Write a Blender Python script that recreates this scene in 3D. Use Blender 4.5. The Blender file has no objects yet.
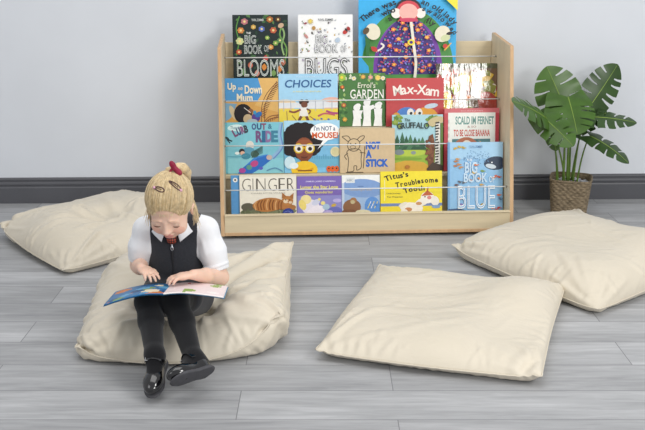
import bpy, bmesh, math, random
import numpy as np
from mathutils import Vector, Matrix

# ------------------------------------------------------------------ basics
SC = bpy.context.scene
COL = SC.collection
random.seed(7)
RNG = np.random.default_rng(11)
PI = math.pi

def srgb(h):
    h = h.lstrip('#')
    c = [int(h[i:i + 2], 16) / 255 for i in (0, 2, 4)]
    return tuple((x / 12.92 if x <= .04045 else ((x + .055) / 1.055) ** 2.4) for x in c) + (1.0,)

MATS = {}
def mat(name, color, rough=.6, spec=.4, var=.04, scale=25., bump=0., bscale=120., sheen=0., coat=0., metal=0., sss=0., stretch=(1, 1, 1), trans=0.):
    """Principled material with a little noise in its colour and an optional noise bump."""
    if name in MATS: return MATS[name]
    m = bpy.data.materials.new(name); m.use_nodes = True
    nt = m.node_tree; b = nt.nodes['Principled BSDF']
    b.inputs['Coat Roughness'].default_value = .06
    c = srgb(color)
    b.inputs['Roughness'].default_value = rough
    b.inputs['Specular IOR Level'].default_value = spec
    b.inputs['Metallic'].default_value = metal
    b.inputs['Sheen Weight'].default_value = sheen
    b.inputs['Coat Weight'].default_value = coat
    b.inputs['Transmission Weight'].default_value = trans
    if sss:
        b.inputs['Subsurface Weight'].default_value = sss
        b.inputs['Subsurface Radius'].default_value = (.012, .005, .003)
        b.inputs['Subsurface Scale'].default_value = 1.0
    tc = nt.nodes.new('ShaderNodeTexCoord'); mp = nt.nodes.new('ShaderNodeMapping')
    mp.inputs['Scale'].default_value = stretch
    nt.links.new(tc.outputs['Object'], mp.inputs['Vector'])
    nz = nt.nodes.new('ShaderNodeTexNoise'); nz.inputs['Scale'].default_value = scale; nz.inputs['Detail'].default_value = 4
    nt.links.new(mp.outputs['Vector'], nz.inputs['Vector'])
    rp = nt.nodes.new('ShaderNodeValToRGB')
    rp.color_ramp.elements[0].position = .3; rp.color_ramp.elements[1].position = .7
    rp.color_ramp.elements[0].color = tuple(max(0, x * (1 - 2 * var)) for x in c[:3]) + (1,)
    rp.color_ramp.elements[1].color = tuple(min(1, x * (1 + 2 * var)) for x in c[:3]) + (1,)
    nt.links.new(nz.outputs['Fac'], rp.inputs['Fac'])
    nt.links.new(rp.outputs['Color'], b.inputs['Base Color'])
    if bump:
        n2 = nt.nodes.new('ShaderNodeTexNoise'); n2.inputs['Scale'].default_value = bscale; n2.inputs['Detail'].default_value = 3
        nt.links.new(mp.outputs['Vector'], n2.inputs['Vector'])
        bp = nt.nodes.new('ShaderNodeBump'); bp.inputs['Strength'].default_value = bump; bp.inputs['Distance'].default_value = .004
        nt.links.new(n2.outputs['Fac'], bp.inputs['Height']); nt.links.new(bp.outputs['Normal'], b.inputs['Normal'])
        if coat: nt.links.new(bp.outputs['Normal'], b.inputs['Coat Normal'])
    MATS[name] = m
    return m

def ink(h, rough=.42, spec=.35):
    """printed colour on a book cover"""
    return mat('ink_' + h.lstrip('#') + ('_g' if rough < .3 else ''), h, rough=rough, spec=.6 if rough < .3 else spec, var=.02, scale=60, coat=.7 if rough < .3 else 0., bump=1. if rough < .3 else 0., bscale=13., stretch=(2.2, 1, .8) if rough < .3 else (1, 1, 1))

def link(o, parent=None):
    COL.objects.link(o)
    if parent is not None: o.parent = parent
    return o

def tag(o, label=None, cat=None, group=None, kind=None):
    if label: o['label'] = label
    if cat: o['category'] = cat
    if group: o['group'] = group
    if kind: o['kind'] = kind
    return o

def empty(name, loc=(0, 0, 0), rot=(0, 0, 0)):
    o = bpy.data.objects.new(name, None); o.empty_display_size = .1
    o.location = loc; o.rotation_euler = rot
    return link(o)

def mesh_obj(name, verts, faces, mats, parent=None, smooth=False, fmat=None):
    me = bpy.data.meshes.new(name)
    me.from_pydata([tuple(map(float, v)) for v in verts], [], [tuple(map(int, f)) for f in faces])
    if not isinstance(mats, (list, tuple)): mats = [mats]
    for m in mats: me.materials.append(m)
    if fmat is not None: me.polygons.foreach_set('material_index', np.asarray(fmat, dtype=np.int32))
    if smooth: me.polygons.foreach_set('use_smooth', [True] * len(me.polygons))
    me.update()
    return link(bpy.data.objects.new(name, me), parent)

class MB:
    """collects simple shapes into one mesh"""
    def __init__(s): s.v = []; s.f = []; s.m = []
    def add(s, v, f, m=0):
        n = len(s.v); s.v += [tuple(map(float, p)) for p in v]
        s.f += [tuple(int(i) + n for i in q) for q in f]; s.m += [m] * len(f)
        return s
    def box(s, a, b, m=0):
        x0, y0, z0 = a; x1, y1, z1 = b
        v = [(x0, y0, z0), (x1, y0, z0), (x1, y1, z0), (x0, y1, z0), (x0, y0, z1), (x1, y0, z1), (x1, y1, z1), (x0, y1, z1)]
        return s.add(v, [(0, 3, 2, 1), (4, 5, 6, 7), (0, 1, 5, 4), (1, 2, 6, 5), (2, 3, 7, 6), (3, 0, 4, 7)], m)
    def tube(s, pts, r, n=8, m=0, cap=True):
        pts = [np.array(p, float) for p in pts]
        rr = r if isinstance(r, (list, tuple, np.ndarray)) else [r] * len(pts)
        vs = []; fs = []
        prev = None
        for i, p in enumerate(pts):
            d = pts[min(i + 1, len(pts) - 1)] - pts[max(i - 1, 0)]
            d = d / (np.linalg.norm(d) + 1e-12)
            if prev is None:
                a = np.array([0, 0, 1.]) if abs(d[2]) < .9 else np.array([1., 0, 0])
            else: a = prev
            x = a - d * (a @ d); x /= (np.linalg.norm(x) + 1e-12); y = np.cross(d, x); prev = x
            for k in range(n):
                t = 2 * PI * k / n
                vs.append(p + rr[i] * (x * math.cos(t) + y * math.sin(t)))
        for i in range(len(pts) - 1):
            for k in range(n):
                k2 = (k + 1) % n
                fs.append((i * n + k, i * n + k2, (i + 1) * n + k2, (i + 1) * n + k))
        if cap:
            fs.append(tuple(range(n))[::-1]); fs.append(tuple((len(pts) - 1) * n + k for k in range(n)))
        return s.add(vs, fs, m)
    def prism(s, poly, axis, a, b, m=0):
        """2-D polygon extruded along an axis ('x','y','z') from a to b"""
        def P(p, t):
            if axis == 'x': return (t, p[0], p[1])
            if axis == 'y': return (p[0], t, p[1])
            return (p[0], p[1], t)
        n = len(poly)
        v = [P(p, a) for p in poly] + [P(p, b) for p in poly]
        f = [tuple(range(n))[::-1], tuple(range(n, 2 * n))] + [(i, (i + 1) % n, (i + 1) % n + n, i + n) for i in range(n)]
        return s.add(v, f, m)
    def build(s, name, mats, parent=None, smooth=False, bevel=0.):
        o = mesh_obj(name, s.v, s.f, mats, parent, smooth, s.m)
        bm = bmesh.new(); bm.from_mesh(o.data)
        bmesh.ops.recalc_face_normals(bm, faces=bm.faces)
        bm.to_mesh(o.data); bm.free()
        if bevel:
            md = o.modifiers.new('bevel', 'BEVEL'); md.width = bevel; md.segments = 2; md.limit_method = 'ANGLE'; md.angle_limit = .6
        return o

# ------------------------------------------------------------------ camera
cam = bpy.data.cameras.new('camera'); cam_o = link(bpy.data.objects.new('camera', cam))
cam_o.location = (0, 0, 1.248); cam_o.rotation_euler = (math.radians(90 - 16.2), 0, 0)
cam.sensor_width = 36; cam.lens = 36 * 900 / 645; cam.clip_start = .05
SC.camera = cam_o
SC.view_settings.view_transform = 'Standard'
SC.view_settings.look = 'None'

# ------------------------------------------------------------------ light
w = bpy.data.worlds.new('studio_ambient'); SC.world = w; w.use_nodes = True
bg = w.node_tree.nodes['Background']; bg.inputs['Color'].default_value = (.97, .98, 1.0, 1); bg.inputs['Strength'].default_value = .55
def area(name, loc, target, size, power, color=(1, 1, 1)):
    l = bpy.data.lights.new(name, 'AREA'); l.shape = 'RECTANGLE'; l.size, l.size_y = size; l.energy = power; l.color = color
    o = link(bpy.data.objects.new(name, l)); o.location = loc
    o.rotation_euler = (Vector(target) - Vector(loc)).to_track_quat('-Z', 'Y').to_euler()
    return o
area('key_softbox', (2.6, .6, 3.0), (0.1, 3.4, .3), (1.3, 1.3), 62, (1, .985, .96))
area('overhead_softbox', (-.2, 2.4, 3.6), (-.1, 3.0, 0), (3.0, 2.2), 46, (1, .99, .97))
area('window_softbox', (2.45, -.9, 1.75), (.6, 4.0, .6), (1.1, .9), 55, (1, .99, .97))
area('fill_softbox', (-2.4, .3, 2.3), (-.2, 3.2, .4), (1.4, 1.4), 14, (.99, .99, 1))

# ------------------------------------------------------------------ the room
def floor_material():
    m = bpy.data.materials.new('grey_laminate_planks'); m.use_nodes = True
    nt = m.node_tree; N = nt.nodes.new; L = nt.links.new; b = nt.nodes['Principled BSDF']
    tc = N('ShaderNodeTexCoord')
    br = N('ShaderNodeTexBrick')
    br.offset = .37; br.offset_frequency = 2
    br.inputs['Scale'].default_value = 1.0; br.inputs['Brick Width'].default_value = 1.22; br.inputs['Row Height'].default_value = .174
    br.inputs['Mortar Size'].default_value = .0016; br.inputs['Mortar Smooth'].default_value = .3; br.inputs['Bias'].default_value = 0
    br.inputs['Color1'].default_value = (0, 0, 0, 1); br.inputs['Color2'].default_value = (1, 1, 1, 1); br.inputs['Mortar'].default_value = (.5, .5, .5, 1)
    mp0 = N('ShaderNodeMapping'); mp0.inputs['Location'].default_value = (-.11 + 6, -2.25 + .174 * 40, 0)
    L(tc.outputs['Object'], mp0.inputs['Vector']); L(mp0.outputs['Vector'], br.inputs['Vector'])
    # grain: noise stretched along the planks, shifted per plank
    mp = N('ShaderNodeMapping'); mp.inputs['Scale'].default_value = (2.2, 22, 1)
    ad = N('ShaderNodeVectorMath'); ad.operation = 'ADD'
    sc = N('ShaderNodeVectorMath'); sc.operation = 'SCALE'; sc.inputs['Scale'].default_value = 9.3
    L(br.outputs['Color'], sc.inputs[0]); L(tc.outputs['Object'], ad.inputs[0]); L(sc.outputs['Vector'], ad.inputs[1])
    L(ad.outputs['Vector'], mp.inputs['Vector'])
    n1 = N('ShaderNodeTexNoise'); n1.inputs['Scale'].default_value = 2.2; n1.inputs['Detail'].default_value = 8; n1.inputs['Roughness'].default_value = .62; n1.inputs['Distortion'].default_value = .6
    L(mp.outputs['Vector'], n1.inputs['Vector'])
    mp2 = N('ShaderNodeMapping'); mp2.inputs['Scale'].default_value = (1.1, 7, 1); L(ad.outputs['Vector'], mp2.inputs['Vector'])
    n2 = N('ShaderNodeTexNoise'); n2.inputs['Scale'].default_value = 1.6; n2.inputs['Detail'].default_value = 3; L(mp2.outputs['Vector'], n2.inputs['Vector'])
    r1 = N('ShaderNodeValToRGB'); e = r1.color_ramp.elements
    e[0].position = .30; e[0].color = srgb('#8a8b8d'); e[1].position = .68; e[1].color = srgb('#b9babc')
    x = r1.color_ramp.elements.new(.5); x.color = srgb('#a4a5a7')
    mx0 = N('ShaderNodeMix'); mx0.data_type = 'FLOAT'; mx0.inputs[0].default_value = .45
    L(n1.outputs['Fac'], mx0.inputs[2]); L(n2.outputs['Fac'], mx0.inputs[3]); L(mx0.outputs[0], r1.inputs['Fac'])
    # per-plank tone
    sep = N('ShaderNodeSeparateColor'); L(br.outputs['Color'], sep.inputs['Color'])
    mr = N('ShaderNodeMapRange'); mr.inputs['To Min'].default_value = .88; mr.inputs['To Max'].default_value = 1.08
    L(sep.outputs[0], mr.inputs['Value'])
    mu = N('ShaderNodeMix'); mu.data_type = 'RGBA'; mu.blend_type = 'MULTIPLY'; mu.inputs[0].default_value = 1
    L(r1.outputs['Color'], mu.inputs[6]); L(mr.outputs['Result'], mu.inputs[7])
    mo = N('ShaderNodeMix'); mo.data_type = 'RGBA'; L(br.outputs['Fac'], mo.inputs[0]); L(mu.outputs[2], mo.inputs[6]); mo.inputs[7].default_value = srgb('#77777a')
    L(mo.outputs[2], b.inputs['Base Color'])
    rr = N('ShaderNodeMapRange'); rr.inputs['To Min'].default_value = .42; rr.inputs['To Max'].default_value = .62
    L(n1.outputs['Fac'], rr.inputs['Value']); L(rr.outputs['Result'], b.inputs['Roughness'])
    b.inputs['Specular IOR Level'].default_value = .35
    bp = N('ShaderNodeBump'); bp.inputs['Strength'].default_value = .12; bp.inputs['Distance'].default_value = .002
    L(n1.outputs['Fac'], bp.inputs['Height']); L(bp.outputs['Normal'], b.inputs['Normal'])
    return m

WALL_A = math.atan2(.0277, 1)          # the wall runs a touch off square to the camera
WY = 4.5721                            # wall distance straight ahead
def wall_pt(s, d, z):                   # s along the wall, d out from it, z up
    c, sn = math.cos(WALL_A), math.sin(WALL_A)
    return (s * c + d * sn, WY + s * sn - d * c, z)

fb = MB(); fb.add([(-6, -3, 0), (6, -3, 0), (6, 4.9, 0), (-6, 4.9, 0)], [(0, 1, 2, 3)])
floor = fb.build('floor', floor_material()); tag(floor, kind='structure')
wall_m = mat('painted_wall', '#d8dce2', rough=.85, spec=.15, var=.012, scale=3, bump=.03, bscale=300)
wb = MB(); wb.add([wall_pt(-6, 0, 0), wall_pt(6, 0, 0), wall_pt(6, 0, 2.9), wall_pt(-6, 0, 2.9), wall_pt(-6, -.12, 0), wall_pt(6, -.12, 0), wall_pt(6, -.12, 2.9), wall_pt(-6, -.12, 2.9)],
                  [(0, 1, 2, 3), (7, 6, 5, 4), (3, 2, 6, 7), (0, 3, 7, 4), (1, 5, 6, 2), (0, 4, 5, 1)])
tag(wb.build('wall_back', wall_m), kind='structure')
bprof = [(0, 0), (.019, 0), (.019, .082), (.017, .087), (.0125, .089), (.0125, .094), (.015, .0965), (.016, .102), (.0145, .109), (.011, .113),
         (.008, .1145), (.008, .1175), (.0105, .1195), (.0115, .1235), (.0105, .128), (.007, .132), (.001, .134), (0, .134)]
bb = MB(); n = len(bprof)
bb.add([wall_pt(-6, d, z) for d, z in bprof] + [wall_pt(6, d, z) for d, z in bprof],
       [(i, (i + 1) % n, (i + 1) % n + n, i + n) for i in range(n)] + [tuple(range(n)), tuple(range(2 * n - 1, n - 1, -1))])
tag(bb.build('baseboard_back', mat('charcoal_paint', '#55565b', rough=.38, spec=.5, var=.02, scale=8)), kind='structure')

# ------------------------------------------------------------------ implicit surfaces (for the child and her clothes)
def _cone(P, a, b, ra, rb):
    a = np.asarray(a, float); b = np.asarray(b, float); ba = b - a
    t = np.clip(((P - a) @ ba) / max(ba @ ba, 1e-12), 0, 1)
    return np.linalg.norm(P - a - t[..., None] * ba, axis=-1) - (ra + (rb - ra) * t)
def _ell(P, c, R, r):
    q = (P - np.asarray(c, float)) @ np.asarray(R, float).T
    r = np.asarray(r, float)
    k0 = np.linalg.norm(q / r, axis=-1); k1 = np.linalg.norm(q / (r * r), axis=-1)
    return k0 * (k0 - 1) / np.maximum(k1, 1e-9)
def _box(P, c, R, h, rad):
    q = np.abs((P - np.asarray(c, float)) @ np.asarray(R, float).T) - (np.asarray(h, float) - rad)
    return np.linalg.norm(np.maximum(q, 0), axis=-1) + np.minimum(q.max(axis=-1), 0) - rad
I3 = np.eye(3)
class SDF:
    def __init__(s): s.p = []
    def cone(s, a, b, ra, rb=None, k=.012, op='+'):
        rb = ra if rb is None else rb
        a = np.asarray(a, float); b = np.asarray(b, float); m = max(ra, rb)
        s.p.append((lambda P: _cone(P, a, b, ra, rb), np.minimum(a, b) - m, np.maximum(a, b) + m, k, op)); return s
    def chain(s, pts, rs, k=.012):
        for i in range(len(pts) - 1): s.cone(pts[i], pts[i + 1], rs[i], rs[i + 1], k)
        return s
    def ell(s, c, r, R=I3, k=.012, op='+'):
        c = np.asarray(c, float); m = max(r)
        s.p.append((lambda P: _ell(P, c, R, r), c - m, c + m, k, op)); return s
    def box(s, c, h, R=I3, rad=.004, k=.004, op='+'):
        c = np.asarray(c, float); m = float(np.linalg.norm(h))
        s.p.append((lambda P: _box(P, c, R, h, rad), c - m, c + m, k, op)); return s
    def plane(s, c, nrm, k=.004):           # keeps what lies on the negative side
        c = np.asarray(c, float); nrm = np.asarray(nrm, float); nrm = nrm / np.linalg.norm(nrm)
        s.p.append((lambda P: -((P - c) @ nrm), None, None, k, '-')); return s
    def mesh(s, h, smooth=1, inflate=0.):
        lo = np.min([p[1] for p in s.p if p[1] is not None and p[4] == '+'], axis=0) - 4 * h - abs(inflate)
        hi = np.max([p[2] for p in s.p if p[1] is not None and p[4] == '+'], axis=0) + 4 * h + abs(inflate)
        n = np.ceil((hi - lo) / h).astype(int) + 1
        ax = [lo[i] + h * np.arange(n[i]) for i in range(3)]
        D = np.full(n, .06, np.float32)
        for fn, a, b, k, op in s.p:
            if a is None: sl = [slice(0, n[i]) for i in range(3)]
            else:
                pad = k + 4 * h + abs(inflate) + .004
                i0 = np.clip(np.floor((a - pad - lo) / h).astype(int), 0, n); i1 = np.clip(np.ceil((b + pad - lo) / h).astype(int) + 1, 0, n)
                sl = [slice(i0[i], i1[i]) for i in range(3)]
            sub = [ax[i][sl[i]] for i in range(3)]
            if min(len(q) for q in sub) == 0: continue
            P = np.stack(np.meshgrid(*sub, indexing='ij'), -1)
            d = fn(P) - (inflate if op == '+' else 0)
            A = D[tuple(sl)]
            if op == '+':
                hh = np.clip(.5 + .5 * (A - d) / k, 0, 1); D[tuple(sl)] = A * (1 - hh) + d * hh - k * hh * (1 - hh)
            else:
                d = -d; hh = np.clip(.5 - .5 * (A - d) / k, 0, 1); D[tuple(sl)] = A * (1 - hh) + d * hh + k * hh * (1 - hh)
        return surface_nets(D, lo, h, smooth)

def surface_nets(D, lo, h, smooth=1):
    S = D < 0
    c = np.zeros(tuple(np.array(D.shape) - 1), np.int8)
    offs = [(i, j, k) for i in (0, 1) for j in (0, 1) for k in (0, 1)]
    for i, j, k in offs: c += S[i:i + c.shape[0], j:j + c.shape[1], k:k + c.shape[2]]
    act = (c > 0) & (c < 8)
    ids = np.argwhere(act)
    idx = np.full(c.shape, -1, np.int32); idx[act] = np.arange(len(ids))
    val = {o: D[ids[:, 0] + o[0], ids[:, 1] + o[1], ids[:, 2] + o[2]] for o in offs}
    acc = np.zeros((len(ids), 3)); cnt = np.zeros(len(ids))
    for o in offs:
        for a in range(3):
            if o[a]: continue
            p = list(o); p[a] = 1; p = tuple(p)
            v0, v1 = val[o], val[p]; cr = (v0 < 0) != (v1 < 0)
            t = np.where(cr, v0 / np.where(cr, v0 - v1, 1), 0)
            q = np.tile(np.array(o, float), (len(ids), 1)); q[:, a] += t
            acc += np.where(cr[:, None], q, 0); cnt += cr
    V = lo + h * (ids + acc / cnt[:, None])
    F = []
    for a in range(3):
        b, d = (a + 1) % 3, (a + 2) % 3
        s0 = [slice(None)] * 3; s1 = [slice(None)] * 3; s0[a] = slice(0, -1); s1[a] = slice(1, None)
        cr = np.argwhere(S[tuple(s0)] != S[tuple(s1)])
        ok = (cr[:, b] > 0) & (cr[:, d] > 0) & (cr[:, b] < D.shape[b] - 1) & (cr[:, d] < D.shape[d] - 1)
        cr = cr[ok]
        def g(db, dd):
            q = cr.copy(); q[:, b] += db; q[:, d] += dd
            return idx[q[:, 0], q[:, 1], q[:, 2]]
        quad = np.stack([g(-1, -1), g(0, -1), g(0, 0), g(-1, 0)], 1)
        ins = S[cr[:, 0], cr[:, 1], cr[:, 2]]
        quad[~ins] = quad[~ins][:, ::-1]
        F.append(quad)
    F = np.concatenate(F)
    V = relax(V, F, smooth)
    return V, F

def relax(V, F, it, lam=.5):
    if not it: return V
    E = np.concatenate([F[:, [0, 1]], F[:, [1, 2]], F[:, [2, 3]], F[:, [3, 0]]])
    E = np.concatenate([E, E[:, ::-1]])
    for _ in range(it):
        cn = np.bincount(E[:, 0], minlength=len(V)).astype(float)
        nv = np.stack([np.bincount(E[:, 0], weights=V[E[:, 1], i], minlength=len(V)) for i in range(3)], 1) / np.maximum(cn, 1)[:, None]
        V = V + lam * (nv - V)
    return V

def sdf_obj(name, sdf, h, m, parent=None, smooth=1, inflate=0., fmat=None):
    V, F = sdf.mesh(h, smooth, inflate)
    fm = fmat(V[F].mean(axis=1)) if fmat else None
    return mesh_obj(name, V, F, m, parent, True, fm)
# ------------------------------------------------------------------ bookcase
birch = mat('birch_ply', '#d9c9a8', rough=.5, spec=.3, var=.035, scale=3, stretch=(1, 8, 14), bump=.02, bscale=60)
birch_v = mat('birch_ply_upright', '#dcccae', rough=.5, spec=.3, var=.035, scale=3, stretch=(14, 10, 1), bump=.02, bscale=60)
edge_m = mat('birch_edge', '#c9a67f', rough=.55, spec=.3, var=.05, scale=6, stretch=(10, 10, 1))
steel = mat('pale_rod', '#e3e5e6', rough=.3, spec=.5, var=.01)
BC_A = np.array([-.4601, 3.8898, 0.]); BC_W = 1.344; BC_PHI = math.atan2(.05677, .99839)
BT = .018                               # board thickness
# local frame of the bookcase: x along it, y = depth behind the front bottom edge, z up
bookcase = empty('bookcase', tuple(BC_A), (0, 0, BC_PHI))
tag(bookcase, 'birch plywood tiered bookcase with rows of picture books facing forward', 'bookcase')
BC_M = Matrix.Translation(Vector(BC_A)) @ Matrix.Rotation(BC_PHI, 4, 'Z')
side_prof = [(.0, .015), (.54, .015), (.54, .872), (.53, .876), (.185, .845), (.18, .835)]
for x0 in (0, BC_W - BT):
    b = MB(); b.prism(side_prof, 'x', x0, x0 + BT, 0)
    for i, p in enumerate(b.f):
        pass
    b.m = [0, 0, 1, 1, 1, 1, 1, 1]
    b.build('side_panel', [birch_v, edge_m], bookcase, bevel=.003)
X0, X1 = BT + .0005, BC_W - BT - .0005
ROW = {1: (.455, .6505), 2: (.345, .4504), 3: (.235, .2506), 4: (.115, .05)}      # depth and height of the four ledges
b = MB(); b.box((X0, .528, .03), (X1, .5395, .835)); b.build('back_panel', birch, bookcase, bevel=.002)
b = MB(); b.box((X0, .008, .016), (X1, .026, .108)); b.box((X0, .003, .108), (X1, .030, .113)); b.box((X0, .004, .0155), (X1, .008, .031), 1)
b.build('front_board', [birch, edge_m], bookcase, bevel=.002)
b = MB(); b.box((X0, .027, .032), (X1, .527, .048)); b.build('base_board', birch, bookcase, bevel=.001)
for r in (3, 2, 1):
    o, z = ROW[r]
    o4 = ROW[r + 1][0]
    y0 = o - .03
    b = MB(); b.box((X0, y0, z - .0165), (X1, .527, z - .0015)); b.build('shelf_ledge', birch, bookcase, bevel=.001)
    b = MB(); zb = ROW[r + 1][1]; b.box((X0, y0 + .012, zb + .0005), (X1, y0 + .024, z - .0175)); b.build('riser_board', birch, bookcase, bevel=.001)
for r, (yy, z) in {1: (.425, .772), 2: (.318, .5815), 3: (.208, .390), 4: (.092, .2075)}.items():
    b = MB(); b.tube([(X0 + .004, yy, z), (X1 - .004, yy, z)], .0026, 10, 0); b.build('retaining_rod', steel, bookcase, True)
    for x, sx in ((X0, 1), (X1, -1)):
        c = MB(); c.tube([(x, yy, z), (x + sx * .005, yy, z)], .0048, 14); c.build('rod_socket', mat('socket_plastic', '#8d867b', rough=.5), bookcase)
for x in (.06, BC_W - .06):
    for y in (.06, .48):
        b = MB(); b.tube([(x, y, 0), (x, y, .0155)], .02, 20); b.build('foot', mat('black_foot', '#26262a', rough=.6), bookcase, bevel=.002)

# ------------------------------------------------------------------ lettering and cover artwork
_tc = {}
def text_mesh(s, bold=0.):
    key = (s, bold)
    if key not in _tc:
        cu = bpy.data.curves.new('lettering', 'FONT'); cu.body = s; cu.size = 1; cu.offset = bold; cu.resolution_u = 3; cu.fill_mode = 'BOTH'
        o = bpy.data.objects.new('lettering', cu); COL.objects.link(o)
        bpy.context.view_layer.update()
        ev = o.evaluated_get(bpy.context.evaluated_depsgraph_get()); me = ev.to_mesh()
        V = np.array([v.co[:2] for v in me.vertices]) if len(me.vertices) else np.zeros((0, 2)); F = [tuple(p.vertices) for p in me.polygons]
        ev.to_mesh_clear(); bpy.data.objects.remove(o); bpy.data.curves.remove(cu)
        _tc[key] = (V, F)
    return _tc[key]

class Art:
    """flat coloured shapes printed on a page of size w x h (x right, y up, both in metres)"""
    def __init__(s, w, h, base, rough=.42):
        s.w, s.h = w, h; s.V = []; s.F = []; s.M = []; s.mats = []; s.layer = 0; s.rough = rough; s.base = base
    def mi(s, c):
        m = ink(c, s.rough)
        if m not in s.mats: s.mats.append(m)
        return s.mats.index(m)
    def put(s, V, F, c):
        s.layer += 1; n = len(s.V); d = -s.layer * 5e-5
        V = [(min(max(x, 0), 1) * s.w, d, min(max(y, 0), 1) * s.h) for x, y in V]
        s.V += V; s.F += [tuple(i + n for i in f) for f in F]; s.M += [s.mi(c)] * len(F)
        return s
    def poly(s, pts, c): return s.put(pts, [tuple(range(len(pts)))], c)
    def rect(s, x, y, w, h, c): return s.poly([(x, y), (x + w, y), (x + w, y + h), (x, y + h)], c)
    def ell(s, x, y, rx, ry, c, rot=0, n=18, a0=0, a1=2 * PI):
        asp = s.w / s.h; pts = []
        for i in range(n):
            t = a0 + (a1 - a0) * i / (n if a1 - a0 > 6.2 else n - 1); a, b = rx * math.cos(t), ry * math.sin(t) / asp
            pts.append((x + a * math.cos(rot) - b * math.sin(rot), y + (a * math.sin(rot) + b * math.cos(rot)) * asp))
        return s.poly(pts, c)
    def circ(s, x, y, r, c): return s.ell(x, y, r, r * s.w / s.h, c)
    def line(s, pts, wd, c, w2=None):
        """stroke of a polyline; wd in fractions of the width"""
        P = np.array(pts, float) * [1, s.h / s.w]; n = len(P)
        T = np.gradient(P, axis=0); T /= (np.linalg.norm(T, axis=1)[:, None] + 1e-9); Nn = np.stack([-T[:, 1], T[:, 0]], 1)
        ws = np.linspace(wd, wd if w2 is None else w2, n)[:, None] / 2
        A = (P + Nn * ws) * [1, s.w / s.h]; B = (P - Nn * ws) * [1, s.w / s.h]
        V = [tuple(p) for p in A] + [tuple(p) for p in B]
        return s.put(V, [(i, i + n, i + n + 1, i + 1) for i in range(n - 1)], c)
    def curve(s, pts, wd, c, w2=None, n=20):
        """smooth stroke through the points"""
        P = np.array(pts, float); t = np.linspace(0, len(P) - 1, n); out = []
        for q in t:
            i = min(int(q), len(P) - 2); f = q - i
            p0, p1, p2, p3 = P[max(i - 1, 0)], P[i], P[i + 1], P[min(i + 2, len(P) - 1)]
            out.append(.5 * ((2 * p1) + (p2 - p0) * f + (2 * p0 - 5 * p1 + 4 * p2 - p3) * f ** 2 + (3 * p1 - p0 - 3 * p2 + p3) * f ** 3))
        return s.line(out, wd, c, w2)
    def text(s, t, x, y, w, h, c, bold=0., shear=0., rot=0., wob=0., outline=None, ow=.03):
        """text scaled into the box x, y, w, h"""
        if outline: s.text(t, x, y, w, h, outline, bold + ow, shear, rot, wob)
        V, F = text_mesh(t, bold)
        if not len(V): return s
        V0, _ = text_mesh(t, 0.)
        lo, hi = V0.min(0), V0.max(0)
        Q = (V - lo) / np.maximum(hi - lo, 1e-6)
        X = Q[:, 0] * w; Y = Q[:, 1] * h
        if wob: Y = Y + wob * np.sin(Q[:, 0] * 9)
        X = X + shear * Y
        k = s.h / s.w; cr, sr = math.cos(rot), math.sin(rot)
        X2 = X * cr - Y * k * sr; Y2 = (X * sr + Y * k * cr) / k
        return s.put([(x + a, y + b2) for a, b2 in zip(X2, Y2)], F, c)
    def spell(s, t, pts, size, c, bold=.02, asp=.75):
        """letters set one by one along a curve of points (size = letter height, fraction of width)"""
        P = np.array(pts, float) * [1, s.h / s.w]
        seg = np.r_[0, np.cumsum(np.linalg.norm(np.diff(P, axis=0), axis=1))]
        k = s.w / s.h; sc = size / .72 * (asp / .75)
        ws = [(.30 if ch == ' ' else float(np.ptp(text_mesh(ch, bold)[0][:, 0])) + .07) for ch in t]; tot = sum(ws); at = 0
        for ch, wi in zip(t, ws):
            q = seg[-1] * (at + wi / 2) / tot; at += wi
            if ch == ' ': continue
            px = np.interp(q, seg, P[:, 0]); py = np.interp(q, seg, P[:, 1])
            a = np.interp(q + .01, seg, P[:, 0]) - np.interp(q - .01, seg, P[:, 0]); b = np.interp(q + .01, seg, P[:, 1]) - np.interp(q - .01, seg, P[:, 1])
            ang = math.atan2(b, a)
            V, F = text_mesh(ch, bold); lo, hi = V.min(0), V.max(0)
            base = .0 if ch not in 'gpqyj' else -.2
            X = (V[:, 0] - (lo[0] + hi[0]) / 2) * size / .72 * (asp / .75); Y = (V[:, 1]) * size / .72
            cr, sr = math.cos(ang), math.sin(ang)
            s.put([(px + x * cr - y * sr, (py + x * sr + y * cr) * k) for x, y in zip(X, Y)], F, c)
        return s
    def flower(s, x, y, r, c, cc='#f2d34c', n=6):
        for i in range(n):
            t = 2 * PI * i / n + x * 7
            s.ell(x + r * .6 * math.cos(t), y + r * .6 * math.sin(t) * s.w / s.h, r * .5, r * .36 * s.w / s.h, c, rot=0, n=8)
        return s.circ(x, y, r * .36, cc)
    def leaf(s, x, y, l, ang, c, wd=.3):
        pts = []
        for i in range(9):
            t = i / 8; pts.append((l * t, wd * l * math.sin(PI * t)))
        for i in range(8, 0, -1):
            t = i / 8; pts.append((l * t, -wd * l * math.sin(PI * t)))
        ca, sa = math.cos(ang), math.sin(ang); k = s.w / s.h
        return s.poly([(x + a * ca - b * sa, y + (a * sa + b * ca) * k) for a, b in pts], c)

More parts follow.
